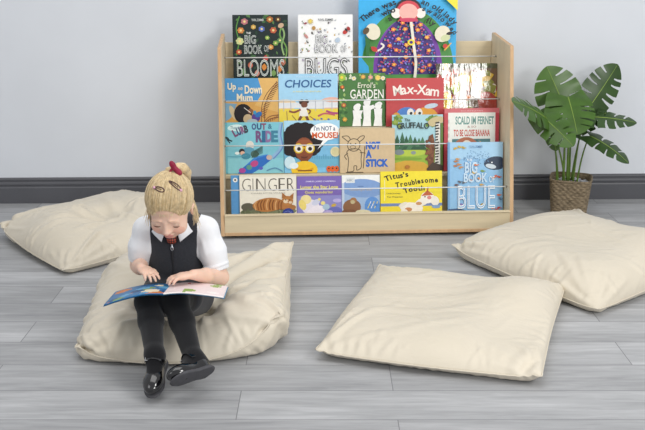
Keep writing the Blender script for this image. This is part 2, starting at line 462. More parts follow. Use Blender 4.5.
BOOK_LEAN = {1: .13, 2: .16, 3: .16, 4: .20}
def book(row, s0, wdt, hgt, label, art, base, spine=None, thick=.008, hard=False, forward=0., roll=0., bottom=0., rough=.42, group=None, lift=0.):
    o, z = ROW[row]; L = BOOK_LEAN[row]
    root = empty('picture_book')
    root.matrix_world = BC_M @ Matrix.Translation((s0 + wdt / 2, o - forward, z + .0012 + bottom)) @ Matrix.Rotation(-L, 4, 'X') @ Matrix.Rotation(roll, 4, 'Y')
    tag(root, label, 'book', group or 'picture books facing forward on the bookcase')
    a = Art(wdt, hgt, base, rough); art(a)
    if lift: a.V = [(x, y, zz * (1 - lift) + lift * hgt) for x, y, zz in a.V]
    mats = [ink(base, rough), ink(spine or base, rough)] + a.mats
    b = MB(); t = .0022 if hard else .0006
    x0, x1 = -wdt / 2, wdt / 2
    b.box((x0, 0, 0), (x1, t, hgt), 0)
    b.box((x0, thick - t, 0), (x1, thick, hgt), 1)
    b.box((x0 - (.0025 if hard else .0008), 0.0003, 0), (x0 + (.001), thick - .0003, hgt), 1)
    nb = len(b.f)
    o1 = b.build('cover', mats, root)
    # the printed picture is part of the cover's mesh
    me = o1.data
    V = [tuple(v.co) for v in me.vertices] + [(x + x0, y, zz) for x, y, zz in a.V]
    F = [tuple(p.vertices) for p in me.polygons] + [tuple(i + len(me.vertices) for i in f) for f in a.F]
    Mi = [p.material_index for p in me.polygons] + [m + 2 for m in a.M]
    me2 = bpy.data.meshes.new('cover'); me2.from_pydata(V, [], F)
    for m in mats: me2.materials.append(m)
    me2.polygons.foreach_set('material_index', Mi); me2.update(); o1.data = me2
    ins = .004 if hard else .0008
    p = MB(); p.box((x0 + .001, t + .0001, ins), (x1 - ins, thick - t - .0001, hgt - ins)); p.build('page_block', mat('paper', '#efece4', rough=.8, var=.02, scale=200), root)
    return root
# ------------------------------------------------------------------ the nineteen books
R = random.Random(3)
def art_blooms(a):
    for i in range(60):
        x, y = R.random(), R.random(); a.leaf(x, y, R.uniform(.05, .13), R.uniform(0, 6.3), R.choice(['#2f4a33', '#3f6a3c', '#26402f', '#567d45']), .25)
    a.curve([(.12, .98), (.06, .8), (.1, .6), (.05, .4)], .02, '#5a8f45'); a.curve([(.93, .3), (.97, .5), (.85, .7), (.9, .86)], .025, '#6f9a4c')
    a.ell(.87, .84, .055, .035, '#c9a98a', .5); a.curve([(.9, .8), (.93, .7), (.88, .55), (.92, .4)], .03, '#8fae72')
    for x, y, r, c in [(.21, .9, .062, '#b8737a'), (.14, .77, .06, '#cf8440'), (.37, .82, .045, '#cfa552'), (.52, .79, .055, '#5a70b5'), (.73, .77, .06, '#bf6040'), (.67, .93, .06, '#a9672f'),
                       (.82, .93, .05, '#5c3a24'), (.12, .61, .07, '#c8cf92'), (.77, .58, .05, '#79a04d'), (.1, .45, .05, '#c25a3a'), (.62, .66, .04, '#8fb35a'), (.85, .62, .05, '#5d8a52'), (.68, .52, .05, '#cf8b45')]:
        a.flower(x, y, r, c, '#e9d28d')
    for x, y, c in [(.3, .2, '#c76a50'), (.55, .17, '#d98a3e'), (.58, .3, '#c0504a'), (.83, .14, '#cf7f3d'), (.72, .08, '#7fa35c'), (.17, .1, '#5f8f4e'), (.42, .08, '#cf8d7d'), (.9, .24, '#b9745b')]:
        a.leaf(x, y, .13, 1.5, c, .35)
    a.text('YUVAL ZOMMER', .34, .905, .22, .035, '#c9cec9', .02)
    a.text('THE', .24, .715, .08, .03, '#e9eee9', .02)
    for t, x, y, w_, h_ in [('BIG', .21, .575, .2, .12), ('BOOK', .2, .425, .32, .125), ('OF', .56, .455, .09, .09)]:
        a.text(t, x, y, w_, h_, '#1f2d2b', -.012, outline='#e9efea', ow=.035)
    a.text('BLOOMS', .06, .085, .86, .255, '#3d5a43', -.03, outline='#eef3ee', ow=.03)
def art_bugs(a):
    for i in range(70):
        x, y = R.random(), R.random() * .95; c = R.choice(['#8b8f86', '#c9a24c', '#b85c4a', '#8ca36f', '#9aa0ad', '#5b5650', '#d7b9a0', '#b7a7c4'])
        a.ell(x, y, R.uniform(.01, .024), R.uniform(.008, .014), c, R.uniform(0, 3), 8)
        if R.random() < .5: a.ell(x + .015, y + .012, .02, .008, '#d9dcd8', R.uniform(0, 3), 8)
    a.flower(.22, .9, .05, '#d7c27c'); a.ell(.86, .74, .05, .03, '#c23b35', .6); a.ell(.92, .79, .04, .025, '#a8302e', 2.2); a.ell(.88, .77, .02, .03, '#3b2c2c', .6)
    a.ell(.14, .68, .05, .02, '#c98e86', 2.3); a.ell(.72, .62, .05, .035, '#b9cbdd', .5); a.ell(.28, .8, .035, .03, '#b98b4a'); a.ell(.13, .87, .03, .015, '#9b4b52', .4)
    a.text('YUVAL ZOMMER', .36, .905, .28, .035, '#5f6366', .015)
    a.text('THE', .34, .73, .09, .03, '#5b5f63', .02)
    for t, x, y, w_, h_ in [('BIG', .32, .58, .21, .12), ('BOOK', .3, .435, .42, .125), ('OF', .78, .44, .1, .1)]:
        a.text(t, x, y, w_, h_, '#fbfbfa', -.015, outline='#4c5054', ow=.032)
    a.text('BUGS', .12, .08, .78, .27, '#fbfbfa', -.02, outline='#26282b', ow=.034)
def art_lady(a):
    k = a.w / a.h
    a.poly([(.5 + .48 * math.cos(t) * 1.0, .1 + .78 * math.sin(t)) for t in np.linspace(0, PI, 40)] + [(.02, 0), (.98, 0)], '#4c9444')
    a.poly([(.98, .06), (.99, .3), (.93, .5), (.86, .6), (1, .6), (1, .0)], '#38b2ea')
    a.poly([(0, .0), (.02, .3), (.1, .18), (.12, 0)], '#3aaee6')
    dress = [(.5 + .27 * (1 - t) ** .9 * (1 if True else 0) * 0 + .05 + .31 * math.sin(min(1, t * 1.05) * PI / 2), .76 - .68 * t ** 1.6) for t in np.linspace(0, 1, 20)]
    dl = [(1 - x + .01, y) for x, y in dress][::-1]
    a.poly(dl + dress, '#7a3fa6')
    inn = [(.5 + (x - .5) * .86, y) for x, y in dress]; inl = [(1 - x, y) for x, y in inn][::-1]
    a.poly(inl + inn, '#46307f')
    for i in range(330):
        y = R.uniform(.09, .74); t = ((.76 - y) / .68) ** (1 / 1.6); hw = (.05 + .31 * math.sin(min(1, t * 1.05) * PI / 2)) * .84
        x = .5 + R.uniform(-hw, hw); a.circ(x, y, R.uniform(.006, .012), R.choice(['#d85a8a', '#5f8fd0', '#7f5fd0', '#4da08a', '#c34a5a', '#9a86e0', '#e08a5a']))
    for gy in range(8):
        for gx in range(6):
            y = .12 + .082 * gy + R.uniform(-.02, .02); t = ((.76 - y) / .68) ** (1 / 1.6); hw = (.05 + .31 * math.sin(min(1, t * 1.05) * PI / 2)) * .80
            x = .5 - hw + 2 * hw * (gx + .5 + R.uniform(-.3, .3)) / 6
            if (gx + gy) % 2 == 0: a.flower(x, y, .024, R.choice(['#ee8f3e', '#f0a24a', '#e9733a']), '#f7d25a', 5)
    a.curve([(.52, .78), (.54, .6), (.56, .4), (.58, .22), (.57, .04)], .028, '#ece7d6')
    a.circ(.53, .47, .036, '#f0dc3c'); a.circ(.53, .47, .018, '#46307f')
    # plain round bonnet shape, no face
    a.circ(.5, .86, .135, '#2d2326'); a.circ(.5, .845, .12, '#d2424f'); a.ell(.375, .82, .05, .06, '#f2ece4'); a.ell(.625, .82, .05, .06, '#f2ece4'); a.circ(.5, .835, .095, '#f0b6ab'); a.ell(.5, .74, .1, .025, '#cf3f62')
    a.ell(.14, .6, .075, .1, '#e7e0c8', .2); a.ell(.07, .61, .03, .045, '#5b4a32', -.5); a.poly([(.06, .55), (.11, .5), (.1, .3), (.07, .3)], '#2f6e36')
    a.ell(.85, .57, .08, .1, '#e7e0c8', -.2); a.ell(.92, .575, .035, .02, '#2b2522', .4); a.ell(.88, .52, .05, .04, '#cfd6a6', .3)
    a.curve([(.17, .36), (.22, .39), (.25, .43), (.22, .46)], .02, '#eee6dc'); a.leaf(.12, .42, .09, -.7, '#c33a33'); a.ell(.88, .42, .025, .03, '#c8372f', .4); a.curve([(.87, .37), (.91, .42), (.94, .46)], .012, '#e9b040')
    a.spell('There was', [(.03, .71), (.12, .79), (.22, .86), (.38, .93)], .066, '#17181a', .03); a.spell('an old lady', [(.62, .94), (.76, .87), (.88, .77), (.97, .67)], .062, '#17181a', .03)
    a.spell('who', [(.24, .78), (.3, .815), (.37, .84)], .062, '#17181a', .03); a.spell('swallowed', [(.63, .86), (.76, .79), (.88, .68), (.97, .55)], .056, '#17181a', .03)
    a.spell('a', [(.3, .72), (.34, .74)], .06, '#17181a', .03); a.spell('fly', [(.67, .71), (.72, .69), (.76, .66)], .062, '#17181a', .03)
    a.V = [(x, y, z * .87) for x, y, z in a.V]
    a.poly([(.73, 1), (1, .74), (1, 1)], '#f2e23c')
    for q in (.82, .86, .9): a.line([(q + .03, .94), (q + .1, .87)], .006, '#c9b52e')
def art_upmum(a):
    a.rect(0, .5, .62, .5, '#4f97cf'); a.rect(0, 0, 1, .52, '#d9a457'); a.poly([(.55, .45), (.7, .7), (.62, 1), (1, 1), (1, .3)], '#e2b56c'); a.poly([(0, .5), (0, .12), (.1, .2), (.22, .48)], '#7fa9c4')
    a.ell(.14, .3, .05, .16, '#d2bf98', .4)
    for q in (0, .055):
        a.curve([(.68 + q, .02 + q), (.68 + q, .4), (.78 + q, .68), (.98, .92 - q)], .012, '#6b3d2a')
    for i in range(22):
        t = i / 21; x = .68 + .3 * t ** 1.4; y = .2 + .7 * t; a.line([(x - .02, y + .03), (x + .07, y - .01)], .012, '#6b3d2a')
    for q in (0, .05): a.curve([(.7, .02 + q), (.82, .16 + q), (1, .2 + q)], .012, '#7c3f30')
    for i in range(9): a.line([(.7 + .035 * i, .03 + .02 * i), (.71 + .035 * i, .1 + .018 * i)], .01, '#7c3f30')
    a.ell(.33, .28, .17, .2, '#1f1c20'); a.ell(.42, .17, .09, .1, '#c9b28e'); a.ell(.47, .33, .05, .05, '#8a5a3d'); a.ell(.57, .2, .08, .09, '#5b3f8f', .5); a.ell(.62, .26, .07, .05, '#2f72b8', .6); a.ell(.55, .3, .03, .04, '#3b9ac4'); a.ell(.5, .12, .1, .05, '#aebcc2')
    a.line([(.35, .4), (.47, .3)], .012, '#e9e5dc'); a.ell(.1, .03, .13, .04, '#3a2d2a')
    a.text('Up', .05, .73, .15, .17, '#efe4c8', .03); a.text('AND', .24, .76, .09, .055, '#efe4c8', .02); a.text('Down', .37, .69, .32, .16, '#efe4c8', .03); a.text('Mum', .22, .53, .29, .15, '#efe4c8', .03)
def art_choices(a):
    a.rect(0, .34, 1, .66, '#a6d4ef'); a.ell(.1, .42, .22, .1, '#f1d3a9'); a.ell(.9, .44, .22, .12, '#e7b6a5'); a.ell(.6, .42, .3, .08, '#dfe4ea'); a.rect(0, .36, 1, .1, '#e9ebee')
    a.rect(0, 0, 1, .34, '#f1d84e'); a.poly([(.24, 0), (.34, .12), (.6, .1), (.98, .14), (1, 0)], '#a8d6ee'); a.poly([(.24, 0), (.5, .06), (.7, 0)], '#eef3f4')
    for x in (.08, .2, .62, .75, .9): a.line([(x, .3), (x, .52)], .012, '#b9bcc4')
    a.curve([(.14, .1), (.13, .3)], .014, '#a8824d'); a.curve([(.22, .22), (.36, .02)], .012, '#8c6c3c')
    a.curve([(.52, .2), (.7, .08), (.95, .04)], .014, '#a8553f'); a.curve([(.8, .3), (.9, .26), (1, .25)], .035, '#b04a7d'); a.curve([(.66, .2), (.78, .25), (.95, .22)], .03, '#c7626a')
    for x, y in ((.6, .14), (.66, .12), (.72, .15), (.78, .11), (.84, .14)): a.ell(x, y, .02, .018, '#5d6bb5')
    a.ell(.39, .47, .05, .05, '#3a2522'); a.ell(.47, .48, .04, .04, '#3a2522'); a.ell(.43, .42, .055, .06, '#7b4a38'); a.poly([(.36, .36), (.46, .37), (.5, .2), (.34, .2)], '#f4efe8'); a.curve([(.37, .33), (.26, .28), (.17, .3)], .03, '#8b4a3c')
    a.curve([(.38, .2), (.34, .12), (.38, .02)], .045, '#7b4a38'); a.curve([(.46, .2), (.49, .1), (.42, .03)], .045, '#7b4a38'); a.curve([(.47, .34), (.53, .3), (.5, .24)], .025, '#7b4a38')
    a.text('CHOICES', .1, .745, .78, .14, '#2f5f93', .012, shear=.12); a.text('ROOZEBOOS', .3, .93, .45, .025, '#d8ecf6', 0); a.text('A NEW ADVENTURE', .24, .655, .48, .025, '#efe3a0', .01)
def art_garden(a):
    a.rect(0, 0, 1, 1, '#4b7a3f')
    for i in range(40):
        x, y = R.choice([(R.random(), R.uniform(.82, 1)), (R.uniform(0, .14), R.random())]); a.leaf(x, y, R.uniform(.05, .1), R.uniform(0, 6.3), R.choice(['#6f9a4c', '#7fae57', '#9cba6a', '#35602f', '#d8dcc0']), .3)
    for x, y, r, c in [(.32, .9, .05, '#e4dcc8'), (.52, .93, .05, '#dba15a'), (.68, .92, .05, '#d99a9f'), (.84, .91, .06, '#e9cd6e'), (.95, .9, .05, '#e8e3cf'), (.06, .92, .09, '#97c04a'), (.07, .74, .04, '#d04a35'), (.1, .4, .05, '#c86a4a'), (.12, .13, .05, '#d9a445')]: a.flower(x, y, r, c)
    a.text('Errol’s', .4, .72, .38, .1, '#e6e7cf', .01, shear=.1); a.text('GARDEN', .24, .52, .72, .17, '#f4f4ea', .01)
    for x, hh in ((.38, .33), (.6, .42), (.84, .36)):
        a.circ(x, hh + .02, .075, '#f6f6f2'); a.ell(x + .03, hh + .06, .06, .04, '#f6f6f2'); a.poly([(x - .09, hh - .03), (x + .09, hh - .03), (x + .08, .16), (x + .09, 0), (x - .1, 0), (x - .07, .16)], '#f6f6f2')
    a.curve([(.5, .3), (.46, .22), (.47, .14)], .035, '#f6f6f2'); a.curve([(.68, .32), (.74, .36), (.72, .4)], .035, '#f6f6f2'); a.ell(.72, .36, .05, .035, '#f6f6f2')
def art_max(a):
    a.rect(0, 0, 1, 1, '#c6494b')
    a.spell('Max-Xam', [(.14, .64), (.38, .68), (.6, .66), (.9, .62)], .17, '#f4ece2', .02, .7)
    # two round birds, seen plainly
    a.ell(.36, .2, .2, .2, '#4f86cf'); a.ell(.68, .2, .22, .19, '#e9a43a'); a.ell(.18, .22, .06, .07, '#e2a33c'); a.ell(.36, .02, .24, .08, '#3e70b8'); a.ell(.75, .04, .22, .09, '#df9a35')
    for x in (.42, .57): a.ell(x, .28, .06, .09, '#f6f3ec'); a.circ(x + .01, .27, .025, '#26262a')
    a.ell(.78, .42, .12, .05, '#c7d9e8', .15); a.ell(.82, .17, .09, .04, '#7fb2dd', -.2); a.leaf(.46, .17, .08, -.5, '#f0b84a')
def art_autumn(a):
    a.rect(0, 0, 1, 1, '#6a4f38'); a.rect(0, .92, 1, .08, '#4f5138'); a.rect(0, 0, .05, 1, '#55503f')
    for i in range(75):
        x, y = R.uniform(.05, 1), R.uniform(0, .92); a.leaf(x, y, R.uniform(.1, .26), R.uniform(0, 6.3), R.choice(['#b8452f', '#c9702f', '#8d2f28', '#d9b13c', '#87893a', '#5f6a35', '#e9dccb', '#a8885f', '#6a2c2a']), .34)
    a.ell(.17, .38, .1, .16, '#e2c331'); a.ell(.85, .35, .16, .2, '#a83a2e', .4); a.ell(.75, .1, .2, .12, '#d08433', .5); a.ell(.4, .7, .1, .1, '#ded6c8')
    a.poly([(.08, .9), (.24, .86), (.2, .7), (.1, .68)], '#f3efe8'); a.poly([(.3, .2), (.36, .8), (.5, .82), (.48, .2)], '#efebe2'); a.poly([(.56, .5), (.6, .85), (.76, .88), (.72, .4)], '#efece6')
    a.ell(.17, .77, .05, .06, '#b04a3a'); a.leaf(.6, .6, .2, 1.2, '#b2453a'); a.leaf(.28, .5, .22, 1.2, '#a9b83c')
def art_ride(a):
    a.rect(0, 0, 1, 1, '#7fc4d2'); a.rect(0, 0, 1, .3, '#8bccd6'); a.rect(0, 0, .035, 1, '#69adbd')
    a.ell(.17, .9, .13, .06, '#d9efef', .1); a.ell(.24, .87, .1, .05, '#cfeaea'); a.text('There’s', .09, .87, .16, .06, '#6a8f9b', .01)
    for ch, x, y, rt, c in [('R', .07, .60, .75, '#26303a'), ('L', .17, .72, .5, '#7a4a72'), ('U', .23, .75, .4, '#3d4a78'), ('R', .29, .78, .3, '#8a5a86'), ('B', .34, .8, .2, '#3a4650')]: a.text(ch, x, y, .055, .13, c, .06, rot=rt)
    for ch, x, c in zip('OUT', (.46, .55, .63), ('#4a5a86', '#31597f', '#8a4f6a')): a.text(ch, x, .86, .07, .11, c, .05)
    a.text('&', .74, .87, .06, .09, '#4a7f96', .04)
    for ch, x, c in zip('RIDE', (.53, .645, .7, .8), ('#74527f', '#2f6a8f', '#8d6f9b', '#41809a')): a.text(ch, x, .62, .095 if ch != 'I' else .03, .2, c, .05)
    a.curve([(.96, .98), (.93, .75), (.95, .5), (.78, .3)], .05, '#8fb8d8'); a.curve([(.985, .98), (.955, .75), (.98, .5), (.82, .28)], .02, '#6a86c2')
    a.poly([(.2, 0), (.3, .12), (.55, .3), (.74, .36), (.8, .28), (.6, .1), (.45, 0)], '#2f6fc0'); a.poly([(.3, .12), (.55, .3), (.74, .36), (.7, .37), (.5, .32)], '#3f86d2')
    a.ell(.49, .19, .07, .06, '#c04a86', .4); a.ell(.4, .12, .05, .05, '#5f9a8a'); a.ell(.28, .06, .06, .05, '#b04a9a'); a.ell(.75, .31, .05, .05, '#cbb3a8'); a.ell(.6, .1, .04, .03, '#5f5fc0')
    a.ell(.42, .55, .07, .09, '#dfd9cf'); a.ell(.4, .44, .1, .08, '#5f9fb8'); a.ell(.28, .43, .05, .06, '#2b2a30'); a.ell(.29, .4, .04, .04, '#e6b79c'); a.ell(.35, .34, .08, .06, '#3f8aa0'); a.ell(.5, .38, .07, .07, '#4a6a62')
    for i in range(10): a.line([(.45 + .02 * i, .3 + .01 * i), (.5 + .015 * i, .45 + .01 * i)], .008, '#2f4a3a')
    a.ell(.2, .4, .04, .03, '#e9f2f0'); a.curve([(.03, .34), (.2, .33), (.36, .35)], .012, '#5aa0b4'); a.curve([(.7, .05), (.85, .1), (.98, .03)], .02, '#5f8fb0')
def art_mouse(a):
    a.rect(0, 0, 1, 1, '#7fbfe2'); a.rect(0, .78, 1, .22, '#a9d6ec'); a.rect(0, .1, 1, .22, '#6fb4cf')
    for i in range(12): a.rect(.5 + .04 * i, .26, .02, R.uniform(.03, .12), '#5fa2c4')
    for i in range(26):
        t = R.uniform(0, 2 * PI); a.circ(.33 + .3 * math.cos(t), .62 + .26 * math.sin(t), .09, '#20191a')
    a.ell(.33, .62, .34, .34, '#20191a'); a.ell(.08, .45, .1, .12, '#20191a')
    a.ell(.36, .45, .17, .23, '#8a4a2c'); a.ell(.36, .24, .07, .1, '#7c4128'); a.ell(.36, .56, .15, .08, '#9a5634')
    for x in (.26, .46): a.circ(x, .47, .09, '#e9c531'); a.circ(x, .47, .068, '#f3ede2'); a.circ(x + .005, .46, .035, '#2a1d1b')
    a.line([(.34, .48), (.38, .48)], .02, '#e9c531'); a.curve([(.3, .31), (.36, .29), (.42, .31)], .014, '#4f2419')
    a.ell(.36, .06, .24, .17, '#f0c52e'); a.curve([(.2, .08), (.36, .04), (.52, .08)], .03, '#d99a22'); a.line([(.24, .04), (.5, .04)], .02, '#6a4a20')
    a.ell(.735, .785, .265, .17, '#fbfbf8'); a.poly([(.72, .65), (.8, .63), (.6, .45)], '#fbfbf8')
    a.text('I’m NOT a', .54, .805, .38, .085, '#2f4f78', .015); a.text('MOUSE!', .505, .665, .46, .105, '#d4602c', .035)
    a.circ(.92, .4, .09, '#e7ddb4'); a.circ(.92, .4, .07, '#d9cf9e'); a.ell(.1, .2, .1, .12, '#cfe8f0'); a.ell(.17, .14, .08, .06, '#e6f2f4')
    for x in (.8, .87, .94): a.ell(x, .07, .045, .06, '#e0652c'); a.circ(x, .08, .014, '#3b1d14')
def art_stick(a):
    a.rect(0, 0, 1, 1, '#d6bd96')
    # a plain outlined animal shape leaning on a stick
    a.curve([(.13, .02), (.15, .3), (.12, .45), (.16, .52), (.3, .54), (.38, .48), (.38, .3), (.38, .12), (.3, .06), (.3, .15), (.25, .15), (.24, .04), (.13, .02)], .014, '#4c4030', n=70)
    a.curve([(.13, .62), (.16, .72), (.24, .77), (.33, .73), (.36, .63), (.32, .52), (.24, .49), (.16, .53), (.13, .62)], .014, '#4c4030', n=50)
    a.curve([(.15, .7), (.07, .78), (.04, .82), (.14, .83), (.19, .75)], .014, '#4c4030'); a.curve([(.31, .75), (.37, .82), (.44, .83), (.42, .76), (.35, .7)], .014, '#4c4030')
    a.ell(.23, .58, .055, .04, '#4c4030'); a.ell(.23, .58, .045, .03, '#d6bd96'); a.circ(.19, .66, .012, '#4c4030'); a.circ(.28, .66, .012, '#4c4030')
    a.curve([(.14, .45), (.08, .38), (.12, .3)], .014, '#4c4030'); a.curve([(.36, .46), (.43, .45), (.46, .44)], .014, '#4c4030'); a.line([(.45, .6), (.42, .1)], .016, '#6b5433')
    a.line([(.1, .01), (.42, .01)], .012, '#4c4030')
    a.text('NOT', .475, .535, .25, .155, '#2f68c4', .055); a.text('A', .475, .345, .09, .155, '#2f68c4', .055); a.text('STICK', .475, .14, .385, .155, '#2f68c4', .055)
def art_gruff(a):
    a.rect(0, .4, 1, .6, '#a9d3dc'); a.rect(0, 0, 1, .42, '#96b83f'); a.poly([(0, .14), (.3, .2), (.62, .16), (.8, .05), (.7, 0), (0, 0)], '#d5a93c'); a.ell(.35, .33, .34, .06, '#b8cc4a'); a.ell(.3, .22, .3, .03, '#7fa336')
    for x, hh in [(.02, .3), (.1, .26), (.2, .3), (.28, .24), (.36, .26), (.45, .22), (.53, .2), (.6, .22)]:
        for j in range(3): a.poly([(x - .09 + .02 * j, .38 + hh * j * .28), (x + .09 - .02 * j, .38 + hh * j * .28), (x, .38 + hh * (.5 + j * .28))], R.choice(['#3d6a4a', '#2f5a3f', '#4a7a55']))
    a.ell(.14, .34, .1, .05, '#7d8a8c'); a.ell(.42, .33, .05, .03, '#8c9896')
    for t in range(34): a.leaf(R.choice([R.uniform(.0, .14), R.uniform(.72, 1)]), R.uniform(.84, 1), .1, R.uniform(3, 6.2), R.choice(['#7a9a3c', '#95a84a', '#5f8238']), .32)
    a.ell(.86, .88, .17, .08, '#c9b98c', .3)
    a.poly([(.7, .2), (.76, .5), (.72, .62), (.8, .66), (.84, .5), (.82, .08), (.72, .06)], '#7a4b30')    # brown bush beside the trunk
    for i in range(30): a.circ(R.uniform(.68, .82), R.uniform(.2, .62), .03, R.choice(['#6a3f28', '#8a5736', '#75482f', '#94603c']))
    a.poly([(.84, .05), (.86, .86), (.94, .88), (.95, .05)], '#e9e6dc')
    for i in range(16): a.line([(.845 + .01 * R.random(), .1 + .05 * i), (.9 + .03 * R.random(), .11 + .05 * i)], .03, '#3b3833')
    a.rect(.95, 0, .05, .85, '#5d7a35'); a.poly([(.68, .04), (.8, .16), (1, .1), (1, 0), (.7, 0)], '#4a3a2c'); a.ell(.3, .08, .05, .035, '#b5772f')
    a.text('The', .24, .885, .11, .05, '#2b3f3c', .02); a.spell('GRUFFALO', [(.1, .745), (.3, .765), (.5, .765), (.72, .75)], .115, '#2b3a38', .02, .62)
def art_fernet(a):
    a.rect(0, 0, 1, 1, '#c0454f'); a.rect(0, .92, 1, .08, '#cf6f74'); a.rect(.065, 0, .865, .93, '#eceee6')
    a.text('ILLUSTRATED', .3, .95, .4, .016, '#e9c9c8', 0)
    a.text('SCALD IM FERNET', .2, .745, .7, .12, '#6d9a92', .03); a.text('& SO', .42, .69, .16, .03, '#a87a72', .01); a.text('TO BE CLOSE BANANA', .17, .555, .66, .1, '#c85a4f', .03)
    a.rect(.14, .05, .7, .46, '#4f7f82'); a.ell(.4, .34, .24, .2, '#b56a4a'); a.circ(.41, .41, .09, '#efe9d8'); a.circ(.41, .41, .035, '#2d2a2a'); a.ell(.62, .28, .12, .09, '#d9c493', .3); a.ell(.75, .3, .1, .13, '#d99a3c', .2); a.circ(.74, .38, .035, '#efe9d8')
    for i in range(60): a.circ(R.uniform(.17, .82), R.uniform(.06, .5), .012, R.choice(['#8e4a35', '#cf8f63', '#3f6a6c', '#6f9a98']))
    for i in range(7): a.rect(.068, .1 + .11 * i, .02, .06, '#cfd3cc')
def art_bluespine(a):
    a.rect(0, 0, 1, 1, '#5b9ad2'); a.circ(.075, .9, .04, '#f4f2ea'); a.circ(.075, .9, .018, '#3a3232')
def art_ginger(a):
    a.rect(0, 0, 1, 1, '#ece7d8'); a.rect(0, .95, 1, .05, '#e2dcc9')
    for ch, x, w_ in (('G', .04, .16), ('I', .225, .02), ('N', .3, .16), ('G', .5, .16), ('E', .695, .11), ('R', .84, .13)):
        a.text(ch, x, .60, w_, .32, '#57514a', -.018)
    for x in (.3, .695, .845): a.line([(x, .61), (x, .91)], .02, '#5f5950')
    a.text('CHARLOTTE VOAKE', .2, .54, .6, .025, '#8a857a', 0)
    a.ell(.5, .1, .5, .13, '#7a8062', .02); a.ell(.22, .14, .16, .1, '#6d7258'); a.ell(.14, .22, .12, .1, '#5d5a4c'); a.poly([(0, .06), (.06, .16), (.1, .1), (.14, .2), (.2, .06)], '#5f684c')
    for i in range(40): a.leaf(R.uniform(.05, .95), R.uniform(.0, .14), .07, R.uniform(0, 6.3), R.choice(['#6f775a', '#8a8f70', '#5a6048']), .2)
    a.ell(.5, .27, .28, .17, '#b5793f', .1); a.ell(.76, .27, .16, .12, '#b07540'); a.circ(.84, .36, .1, '#b87c42'); a.poly([(.74, .42), (.75, .56), (.83, .46)], '#a86d38'); a.poly([(.87, .46), (.95, .55), (.94, .4)], '#a86d38'); a.ell(.93, .2, .06, .06, '#a8733f')
    for i in range(10): a.curve([(.28 + .05 * i, .14), (.26 + .052 * i, .28), (.3 + .05 * i, .41 - abs(i - 4) * .012)], .022, R.choice(['#8a5327', '#d3a06a', '#7d4a24']))
    a.ell(.81, .35, .045, .05, '#e4cfb0'); a.ell(.89, .32, .03, .03, '#e4cfb0'); a.circ(.81, .385, .012, '#3a2a1c'); a.circ(.88, .38, .012, '#3a2a1c'); a.circ(.85, .345, .01, '#9c5a4a')
    a.circ(.85, .06, .1, '#2f3f8a'); a.curve([(.78, .08), (.85, .11), (.92, .05)], .012, '#6a7ac0'); a.curve([(.8, .02), (.86, .05), (.92, .1)], .01, '#6a7ac0')
def art_purple(a):
    a.rect(0, 0, 1, 1, '#7d68b4'); a.rect(0, 0, 1, .5, '#8f8cc8'); a.text('SAMUEL JAMES CHAPMAN', .2, .84, .66, .045, '#d9d3ea', .02)
    a.text('Lumar the Star Loop', .08, .66, .84, .1, '#e9dc6a', .03); a.text('Goes wandering', .18, .53, .62, .09, '#dfd26a', .02)
    a.ell(.3, .2, .2, .2, '#e8e3ee'); a.ell(.42, .1, .22, .12, '#efe9f2', .4); a.circ(.2, .4, .12, '#f0e0a0'); a.ell(.12, .26, .08, .14, '#ecd87a', .3); a.ell(.42, .32, .1, .07, '#cfd3e8', .6)
    a.circ(.58, .3, .05, '#efe08f'); a.circ(.5, .4, .035, '#e9d887'); a.ell(.65, .2, .08, .08, '#a9c4d8'); a.ell(.82, .24, .06, .04, '#c9a84a', .4); a.ell(.85, .1, .16, .1, '#6a6fb8'); a.ell(.7, .07, .1, .04, '#b5a9da'); a.ell(.9, .36, .1, .05, '#b8aee0')
def art_blue2(a):
    a.rect(0, 0, 1, 1, '#9db9dc'); a.rect(0, .8, 1, .2, '#f1f2ee'); a.ell(.55, .66, .6, .24, '#7fa0d2', -.05); a.rect(.1, .8, .24, .14, '#dfe3e4'); a.text('ABC', .13, .84, .17, .06, '#8a959c', .01)
    a.text('PEEK', .42, .69, .16, .03, '#3f5f9a', .01); a.text('Goodnight Bear', .2, .58, .62, .07, '#a9a4a0', .01)
    a.rect(0, 0, .06, .8, '#c3d2e4'); a.ell(.26, .18, .24, .2, '#8a6040'); a.circ(.3, .35, .09, '#a5764c'); a.circ(.28, .31, .06, '#c2b48a'); a.ell(.18, .02, .28, .1, '#7a5236'); a.ell(.8, .22, .2, .22, '#5f93d6'); a.rect(.6, .05, .4, .2, '#5a8fd2')
    for i in range(9): a.line([(.68 + .03 * i, .14 + .06 * (i % 3)), (.7 + .03 * i, .2 + .06 * (i % 3))], .02, R.choice(['#e8d86a', '#e9eef6', '#3f6fb8']))
    a.ell(.55, .05, .2, .06, '#d9d2b0')
